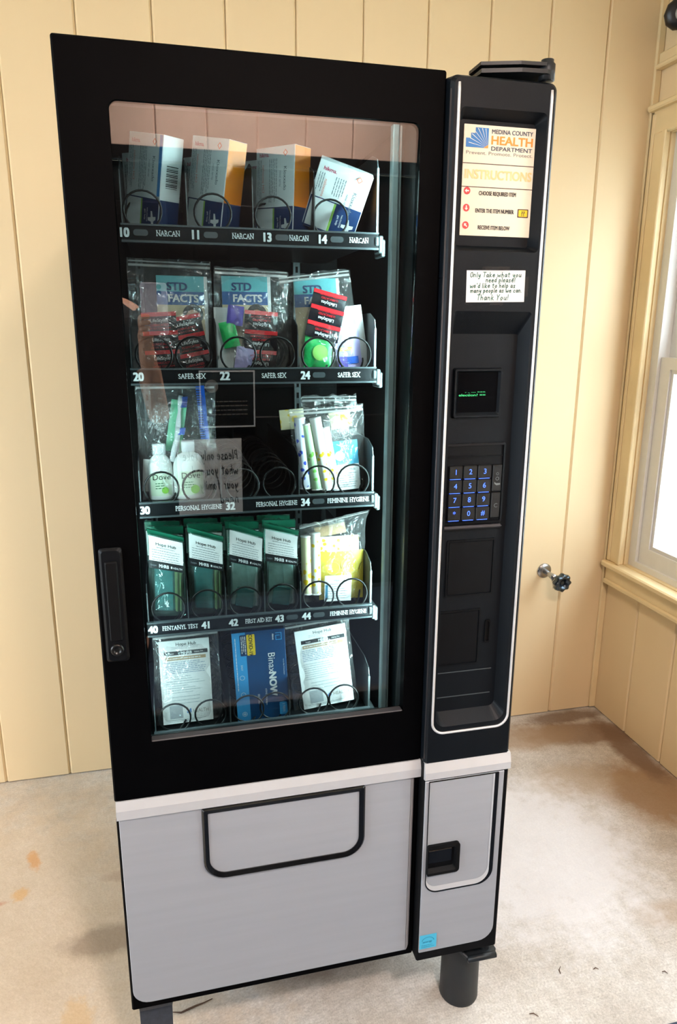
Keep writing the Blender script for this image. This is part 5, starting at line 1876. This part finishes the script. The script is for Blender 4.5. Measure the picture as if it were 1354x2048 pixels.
# maker's mark, an open square
for (x0, x1, z0, z1) in ((-0.004, 0.009, 0.011, 0.0125), (0.0075, 0.009, -0.003, 0.0125), (-0.004, 0.009, -0.004, -0.0025), (-0.004, -0.0025, -0.004, 0.007), (-0.004, 0.005, 0.0055, 0.007)):
    q.quad(w / 2 - 0.016 + x0, w / 2 - 0.016 + x1, h - 0.020 + z0, h - 0.020 + z1, y - 0.0004, 5)
q.text('Abbott', 0.0035, w / 2 - 0.025, h - 0.016, y - 0.0004, 4, rot=rad(-90), bold=0.02)
q.build('carton_print', ['test_cyan', 'print_yellow', 'carton_navy', 'ink_black', 'white_print', 'test_cyan'], t)

# goods stand a finger's width behind the front ring of their spiral
for o in list(COL.objects):
    if o.parent is None and o.get('group', '').find('tray') >= 0 or o.get('category') in ('packet', 'card', 'sachet', 'comb', 'toothbrush', 'bottle', 'tampon', 'pad'):
        if o.parent is None and o.location.y > 0.15 and not o.name.startswith('spray_carton'):
            o.location.y += 0.010
for o in list(COL.objects):
    if o.name.startswith('zip_bag') and o.get('label', '').find('folded top') >= 0:
        warp(o, 0.2, -0.22, 17, 0.003)

# ================================================================ SMALL THINGS AROUND
# handwritten note taped to the column
STROKES = {
    'O': [[(.5, 1), (.15, .85), (.05, .5), (.2, .1), (.5, 0), (.85, .15), (.95, .5), (.8, .9), (.5, 1)]],
    'n': [[(.1, .55), (.1, 0)], [(.1, .4), (.4, .58), (.7, .45), (.75, 0)]],
    'l': [[(.3, 1), (.3, .1), (.5, 0)]],
    'y': [[(.1, .55), (.2, .2), (.5, .1), (.75, .5)], [(.8, .55), (.7, -.1), (.4, -.4), (.15, -.3)]],
    'T': [[(0, 1), (1, .97)], [(.5, 1), (.47, 0)]],
    'a': [[(.8, .5), (.4, .58), (.1, .3), (.3, 0), (.6, .1), (.8, .5), (.8, .1), (.95, 0)]],
    'k': [[(.15, 1), (.12, 0)], [(.7, .55), (.15, .28), (.8, 0)]],
    'e': [[(.1, .3), (.8, .35), (.6, .58), (.2, .5), (.1, .2), (.4, 0), (.85, .1)]],
    'w': [[(0, .55), (.2, 0), (.5, .4), (.75, 0), (1, .55)]],
    'h': [[(.15, 1), (.12, 0)], [(.13, .35), (.45, .55), (.7, .4), (.75, 0)]],
    't': [[(.4, .9), (.38, .1), (.6, 0)], [(.05, .62), (.8, .62)]],
    'o': [[(.45, .56), (.1, .3), (.4, 0), (.8, .25), (.65, .52), (.45, .56)]],
    'u': [[(.1, .55), (.15, .1), (.5, 0), (.75, .2), (.78, .55)], [(.78, .55), (.82, .05), (.95, 0)]],
    'd': [[(.75, .45), (.4, .56), (.1, .25), (.35, 0), (.75, .2)], [(.78, 1), (.78, 0)]],
    'p': [[(.15, .55), (.12, -.45)], [(.14, .4), (.5, .58), (.8, .3), (.5, 0), (.14, .1)]],
    's': [[(.75, .5), (.35, .57), (.2, .4), (.65, .2), (.6, 0), (.1, .04)]],
    '!': [[(.4, 1), (.35, .3)], [(.33, .08), (.36, .0)]],
    "'": [[(.4, 1), (.3, .8)]],
    'i': [[(.3, .55), (.3, 0)], [(.33, .8), (.35, .86)]],
    'm': [[(.05, .55), (.08, 0)], [(.08, .4), (.3, .56), (.45, .4), (.45, 0)], [(.45, .4), (.7, .56), (.9, .4), (.92, 0)]],
    'c': [[(.8, .48), (.45, .57), (.12, .3), (.4, 0), (.85, .1)]],
    '.': [[(.2, .02), (.3, .03)]],
    'Y': [[(0, 1), (.4, .5)], [(.9, 1), (.4, .5), (.3, 0)]],
    'f': [[(.7, .95), (.4, .95), (.35, 0)], [(.1, .55), (.7, .55)]],
    'P': [[(.15, 1), (.12, 0)], [(.14, .95), (.7, .9), (.7, .55), (.14, .45)]],
    'r': [[(.15, .55), (.15, 0)], [(.15, .38), (.5, .57), (.7, .5)]],
    'v': [[(.05, .55), (.4, 0), (.75, .55)]],
}


def handwriting(q, s, x, z, h, y, w=0.00105, adv=0.62, seed=1, mi=None, width=None):
    rnd = random.Random(seed)
    tot = sum(0.34 if c == ' ' else 0.30 if c in "li!'." else 0.80 if c in 'mw' else adv for c in s) * h
    k = width / tot if width else 1.0
    for c in s:
        a = 0.34 if c == ' ' else 0.30 if c in "li!'." else 0.80 if c in 'mw' else adv
        for st in STROKES.get(c, []):
            cw = a * h * k * 0.82
            dz = rnd.uniform(-0.03, 0.03) * h
            pts = [(x + p * cw + 0.10 * h * r * k, z + r * h + dz) for p, r in st]
            for (x0, z0), (x1, z1) in zip(pts[:-1], pts[1:]):
                d = math.hypot(x1 - x0, z1 - z0) or 1e-6
                nx, nz = -(z1 - z0) / d * w / 2, (x1 - x0) / d * w / 2
                ex, ez = (x1 - x0) / d * w * 0.4, (z1 - z0) / d * w * 0.4
                q.add([(x0 + nx - ex, y, z0 + nz - ez), (x0 - nx - ex, y, z0 - nz - ez), (x1 - nx + ex, y, z1 - nz + ez), (x1 + nx + ex, y, z1 + nz + ez)], [(0, 1, 2, 3)], False, mi)
        x += a * h * k


nw, nh = 0.1055, 0.0505
note = thing('paper_note', 'white handwritten note taped to the dark control column', 'note', (0.6735, CY - 0.0007, 1.5470), (0, rad(-1.2), 0))
q = MB()
q.box(-nw / 2, nw / 2, -0.0003, 0.0003, 0, nh)
q.build('paper', 'paper_white', note)
q = MB()
yy = -0.0007
handwriting(q, 'Only Take what you', -nw / 2 + 0.006, nh - 0.0105, 0.0075, yy, width=0.093, seed=1)
handwriting(q, 'need please!', -nw / 2 + 0.034, nh - 0.0185, 0.0072, yy, width=0.054, seed=2)
handwriting(q, "we'd like to help as", -nw / 2 + 0.006, nh - 0.0275, 0.0072, yy, width=0.083, seed=3)
handwriting(q, 'many people as we can.', -nw / 2 + 0.007, nh - 0.0350, 0.0068, yy, width=0.094, seed=4)
handwriting(q, 'Thank You!', -nw / 2 + 0.019, nh - 0.0470, 0.0085, yy, width=0.058, seed=5)
q.build('handwriting', 'ink_green', note)
for x0, x1, z0, z1 in ((-0.026, 0.024, nh - 0.004, nh + 0.006), (nw / 2 - 0.004, nw / 2 + 0.006, nh - 0.042, nh - 0.010), (-0.010, 0.014, -0.005, 0.003)):
    q = MB()
    q.quad(x0, x1, z0, z1, -0.0011)
    q.build('tape', 'tape_film', note)

# outdoor tap on the back wall
fp = P(1088, 1141, WY)
tap = thing('wall_tap', 'chrome outdoor tap with dark knob on the back wall', 'tap', (fp.x, WY, fp.z))
RX = Matrix.Rotation(rad(90), 4, 'X')
q = MB(RX)
q.lathe([(0.029, 0.0), (0.029, 0.003), (0.024, 0.006), (0.012, 0.008)], 28)
q.build('flange', 'chrome_worn', tap)
q = MB()
q.tube([(0, 0, 0), (0, -0.05, -0.002), (0.004, -0.075, -0.006)], [0.010, 0.010, 0.014], 14)
q.tube([(0.004, -0.070, -0.004), (0.002, -0.085, -0.032), (0.002, -0.088, -0.040)], [0.012, 0.010, 0.011], 14)
q.build('valve_body', 'chrome_worn', tap)
q = MB()
q.tube([(0.004, -0.075, -0.006), (0.010, -0.105, -0.010)], 0.008, 10)
q.build('stem', 'chrome_worn', tap)
q = MB(Matrix.Translation((0.010, -0.098, -0.009)) @ Matrix.Scale(1.2, 4) @ Matrix.Rotation(rad(96), 4, 'X') @ Matrix.Rotation(rad(6), 4, 'Y'))
n = 48
loops = []
for r_, z_ in ((0.010, 0.0), (0.026, 0.002), (0.028, 0.010), (0.026, 0.020), (0.018, 0.023), (0.015, 0.016), (0.006, 0.014)):
    loops.append([((r_ * (1 + (0.10 * math.cos(8 * 2 * math.pi * k / n) if r_ > 0.02 else 0))) * math.cos(2 * math.pi * k / n), (r_ * (1 + (0.10 * math.cos(8 * 2 * math.pi * k / n) if r_ > 0.02 else 0))) * math.sin(2 * math.pi * k / n), z_) for k in range(n)])
q.frame(loops, None, None, True)
q.f.append(tuple(len(q.v) - n + i for i in range(n)))
q.s.append(False)
q.m.append(0)
q.build('knob', 'knob_dark', tap)

# fixture high in the corner
fx_ = P(1344, 27, WY - 0.10)
fix = thing('wall_fixture', 'black round fixture with grey centre, high in the corner', 'light fixture', (WX - 0.026, WY - 0.10, fx_.z - 0.002))
D = Vector((-0.55, -0.80, -0.22)).normalized()
RM = D.to_track_quat('Z', 'Y').to_matrix().to_4x4()
q = MB()
q.box(-0.012, 0.026, -0.03, 0.03, -0.03, 0.03, 0.004)
q.build('mount_plate', 'fixture_black', fix)
q = MB(Matrix.Translation((0.0, 0.0, 0)) @ RM)
q.lathe([(0.020, 0.0), (0.040, 0.008), (0.044, 0.020), (0.044, 0.042), (0.036, 0.050), (0.022, 0.052)], 10)
q.build('housing', 'fixture_black', fix)
q = MB(Matrix.Translation((0.0, 0.0, 0)) @ RM @ Matrix.Translation((0.012, 0, 0)))
q.lathe([(0.022, 0.048), (0.024, 0.054), (0.022, 0.066), (0.017, 0.066), (0.016, 0.060), (0.014, 0.061), (0.002, 0.064)], 24)
q.build('lens_ring', 'fixture_grey', fix)

# floor mat, mostly outside the frame
mt = thing('floor_mat', 'dark blue floor mat edge at the bottom right corner', 'mat', (0.45, -1.02, 0.0), (0, 0, 0))
q = MB()
q.box(-0.95, 1.05, -1.005, 0.89, 0.0, 0.006, 0.002)
q.build('mat_base', 'mat_blue', mt)
q = MB()
q.ring(rrect(-0.95, 1.05, -1.005, 0.89, 0.01), rrect(-0.925, 1.025, -0.98, 0.865, 0.01), -0.009, -0.005, 0, Matrix.Rotation(rad(-90), 4, 'X'))
q.build('mat_border', 'mat_blue', mt)

# twigs and needles
for u, v, ln, ang, lab in ((1120, 1940, 0.022, 0.9, 'short bent twig on the bare floor right of the leg'), (1192, 1938, 0.012, -0.5, 'tiny twig right of the bent twig'), (1330, 1945, 0.012, -0.9, 'tiny pine needle near the right edge of the floor'), (1068, 2030, 0.02, -0.7, 'thin pine needle at the foot of the picture')):
    d_ = VM.transposed() @ Vector(((u - 677) / FPX, (v - 1024) / FPX, 1.0))
    p = CAM + d_ * (-CAM.z / d_.z)
    q = MB()
    q.tube([(-ln / 2, -0.003, 0.0012), (-ln * 0.1, 0.002, 0.002), (ln / 2, 0.0, 0.0012)], [0.0008, 0.0012, 0.0006], 6)
    o = q.build('twig', 'twig_brown')
    o.location = (p.x, p.y, 0)
    o.rotation_euler = (0, 0, ang)
    tag(o, lab, 'twig', 'bits of litter on the floor')
q = MB()
pts = []
for u, v in ((345, 2026), (362, 2027), (375, 2021), (392, 2013), (408, 2007), (425, 1999)):
    d_ = VM.transposed() @ Vector(((u - 677) / FPX, (v - 1024) / FPX, 1.0))
    p = CAM + d_ * (-CAM.z / d_.z)
    pts.append((p.x, p.y, 0.0025))
q.tube(pts, [0.001, 0.0018, 0.0022, 0.002, 0.0015, 0.001], 6)
tag(q.build('stick', 'twig_brown'), 'curved reddish stick lying under the machine', 'stick', 'bits of litter on the floor')

# notices on the dark door, mirrored in the glass
MIR = Matrix.Rotation(math.pi, 4, 'Z')
pn = thing('poster', 'pale poster with black handwriting on the dark door', 'poster', (0.315, FY - 0.0055, 0.455), (0, 0, math.pi))
q = MB()
q.box(-0.150, 0.150, -0.0010, 0.0006, 0, 0.365)
q.build('paper', 'paper_white', pn)
q = MB()
for i, s in enumerate(('Please only take', 'what you and', 'your family', 'need.')):
    handwriting(q, s, -0.130, 0.265 - i * 0.072, 0.046, -0.0014, w=0.0042, width=(0.255, 0.215, 0.18, 0.10)[i], seed=20 + i)
q.build('handwriting', 'ink_black', pn)
fn = thing('framed_notice', 'dark notice in a thin white frame on the dark door', 'notice', (0.405, FY - 0.0055, 0.875), (0, 0, math.pi))
q = MB()
q.box(-0.125, 0.125, -0.004, 0.0006, 0, 0.26)
q.build('board', 'door_dark', fn)
q = MB()
q.ring(rrect(-0.125, 0.125, 0, 0.26), rrect(-0.119, 0.119, 0.006, 0.254), -0.007, 0.0)
q.build('frame', 'paper_white', fn)
q = MB()
q.lines(-0.09, 0.09, 0.05, 0.13, 4, -0.0045, 0.004, 0, seed=4)
q.add([(0.07 + 0.03 * math.cos(rad(18 * k)), -0.0045, 0.19 + 0.03 * math.sin(rad(18 * k))) for k in range(20)], [tuple(range(20))], False, 0)
q.build('notice_print', 'print_grey', fn)

# ---------------------------------------------------------------- the photographer and the phone (seen mirrored in the glass)
ph = thing('phone', 'pale lilac phone held up, mirrored in the glass', 'phone', (CAM.x - 0.017, CAM.y - 0.016, CAM.z - 0.125), (rad(12), 0, 0))
q = MB()
q.prism(rrect(-0.041, 0.041, 0, 0.160, 0.010), -0.0045, 0.0045, None, MIR, inset=0.0015)
q.build('phone_body', 'phone_case', ph)
q = MB()
for cx, cz in ((0.018, 0.150), (0.018, 0.132)):
    q.lathe([(0.0075, 0.0), (0.0075, 0.0015), (0.006, 0.002)], 18, None, Matrix.Translation((cx - 0.002, 0.0044, cz - 0.003)) @ Matrix.Rotation(rad(-90), 4, 'X'))
q.build('camera_lens', 'phone_lens', ph)


def skin(name, verts, edges, radii, m, parent, root=0, sub=2):
    me = bpy.data.meshes.new(name)
    me.from_pydata(verts, edges, [])
    o = bpy.data.objects.new(name, me)
    COL.objects.link(o)
    md = o.modifiers.new('skin', 'SKIN')
    md.use_smooth_shade = True
    for i, r in enumerate(radii):
        d = me.skin_vertices[0].data[i]
        d.radius = (r, r) if not isinstance(r, tuple) else r
        d.use_root = i == root
    s = o.modifiers.new('sub', 'SUBSURF')
    s.levels = s.render_levels = sub
    me.materials.append(MATS[m])
    o.parent = parent
    return o


px, py = -0.13, -1.62
per = thing('person', 'person in dark clothes holding up the lilac phone', 'person', (px, py, 0))
cx, cy, cz = CAM.x - px, CAM.y - py, CAM.z
wr_ = Vector((cx - 0.050, cy - 0.070, cz - 0.185))
V = [(0, 0, .94), (0, 0, 1.10), (0, 0, 1.30), (0, 0, 1.42), (0, 0.01, 1.50), (0, 0.02, 1.575), (0, 0.025, 1.665),            # 0-6 spine and head
     (.17, 0, 1.40), (.235, .12, 1.03), tuple(wr_),                                                                           # 7-9 right arm
     (-.17, 0, 1.40), (-.22, .0, 1.12), (-.21, .06, .88),                                                                    # 10-12 left arm
     (.09, 0, .88), (.10, .01, .50), (.10, 0, .08), (.10, .13, .035), (-.09, 0, .88), (-.10, .01, .50), (-.10, 0, .08), (-.10, .13, .035)]
E_ = [(0, 1), (1, 2), (2, 3), (3, 4), (4, 5), (5, 6), (3, 7), (7, 8), (8, 9), (3, 10), (10, 11), (11, 12), (0, 13), (13, 14), (14, 15), (15, 16), (0, 17), (17, 18), (18, 19), (19, 20)]
Rr = [.13, .115, .125, .09, .05, .075, .07, .055, .042, .028, .055, .042, .028, .085, .058, .042, .035, .085, .058, .042, .035]
# right hand: palm beside the phone, four fingers over its back edge, thumb on the near side
pal = wr_ + Vector((0.000, 0.030, 0.050))
V.append(tuple(pal))
E_.append((9, 21))
Rr.append((.026, .017))
k = 22
for i, (dz_, ln) in enumerate(((0.040, 1.0), (0.022, 1.08), (0.004, 1.0), (-0.012, 0.85))):
    a = pal + Vector((-0.012, 0.018, 0.020 + dz_))
    b = a + Vector((0.004, 0.028 * ln, 0.006))
    c = b + Vector((0.026 * ln, 0.012, 0.004))
    V += [tuple(a), tuple(b), tuple(c)]
    E_ += [(21, k), (k, k + 1), (k + 1, k + 2)]
    Rr += [.0095, .0088, .0075]
    k += 3
a = pal + Vector((0.018, -0.005, 0.022))
b = a + Vector((0.018, -0.002, 0.028))
c = b + Vector((0.012, 0.002, 0.022))
V += [tuple(a), tuple(b), tuple(c)]
E_ += [(21, k), (k, k + 1), (k + 1, k + 2)]
Rr += [.012, .0105, .0085]
k += 3
# left hand, relaxed
lp = Vector((-.21, .075, .80))
V.append(tuple(lp))
E_.append((12, k))
Rr.append((.026, .016))
k += 1
lh = k - 1
for i, (dx_, ln) in enumerate(((-0.024, .85), (-0.008, 1.0), (0.008, 1.05), (0.022, .95))):
    a = lp + Vector((dx_, 0.004, -0.035))
    b = a + Vector((0, 0.008, -0.035 * ln))
    c = b + Vector((0, 0.016, -0.024 * ln))
    V += [tuple(a), tuple(b), tuple(c)]
    E_ += [(lh, k), (k, k + 1), (k + 1, k + 2)]
    Rr += [.009, .0085, .0075]
    k += 3
a = lp + Vector((0.026, 0.014, -0.005))
b = a + Vector((0.010, 0.014, -0.026))
V += [tuple(a), tuple(b)]
E_ += [(lh, k), (k, k + 1)]
Rr += [.0105, .0085]
skin('body', V, E_, Rr, 'skin', per)


def loft(rings, n=24):
    return [[(a * math.cos(2 * math.pi * k / n), b * math.sin(2 * math.pi * k / n), z) for k in range(n)] for z, a, b in rings]


q = MB()
q.frame(loft([(.87, .158, .142), (.93, .160, .145), (1.05, .150, .138), (1.18, .154, .140), (1.30, .172, .142), (1.37, .186, .132), (1.42, .180, .122), (1.455, .130, .105), (1.482, .074, .072)]), None, None, True)
q.tube([(.13, 0, 1.385), (.175, .005, 1.375), (.200, .035, 1.28), (.214, .060, 1.215)], [.062, .070, .066, .062], 16)
q.tube([(-.13, 0, 1.385), (-.175, 0, 1.375), (-.200, 0, 1.28), (-.210, 0, 1.215)], [.062, .070, .066, .062], 16)
q.build('shirt', 'shirt_dark', per)
q = MB()
q.frame(loft([(1.00, .146, .136), (.93, .155, .141), (.86, .168, .140), (.78, .172, .122)]), None, None, True)
for s in (1, -1):
    q.tube([(.085 * s, 0, .86), (.092 * s, .003, .72), (.10 * s, .01, .50), (.10 * s, .004, .28), (.10 * s, 0, .09)], [.094, .088, .072, .062, .058], 18)
q.build('trousers', 'trousers_dark', per)
for s in (1, -1):
    skin('shoe', [(.10 * s, -.04, .045), (.10 * s, .05, .042), (.10 * s, .15, .036)], [(0, 1), (1, 2)], [.042, .044, .036], 'shoe_dark', per)
q = MB(Matrix.Translation((0, 0.010, 1.672)) @ Matrix.Scale(1.02, 4, (0, 1, 0)))
prof = [(0.086, -0.005), (0.088, 0.015), (0.080, 0.040), (0.062, 0.062), (0.036, 0.075), (0.008, 0.080)]
q.lathe(prof, 24)
for i in range(9):
    an = rad(180 + 22.5 * i)
    q.tube([(0.085 * math.cos(an), 0.085 * math.sin(an), 0.02), (0.088 * math.cos(an), 0.080 * math.sin(an), -0.05), (0.075 * math.cos(an), 0.072 * math.sin(an), -0.12)], [0.03, 0.028, 0.012], 8)
q.build('hair', 'hair', per)
q = MB()
q.add([(-.012, .088, 1.59), (.012, .088, 1.59), (0, .118, 1.592), (0, .09, 1.635)], [(0, 1, 2), (0, 2, 3), (2, 1, 3)], True)
for s in (-1, 1):
    q.tube([(.076 * s, .01, 1.585), (.084 * s, .008, 1.605), (.080 * s, .012, 1.630)], [.008, .011, .008], 8)
q.build('nose_and_ears', 'skin', per)
for s in (-1, 1):
    q = MB(Matrix.Translation((.030 * s, .090, 1.632)) @ Matrix.Rotation(rad(-90), 4, 'X'))
    q.lathe([(.011, 0), (.009, .004), (.004, .006)], 14)
    q.build('eye', 'phone_lens', per)
q = MB()
q.tube([(-.022, .092, 1.562), (0, .098, 1.560), (.022, .092, 1.562)], [.003, .005, .003], 8)
q.build('mouth', 'print_red', per)
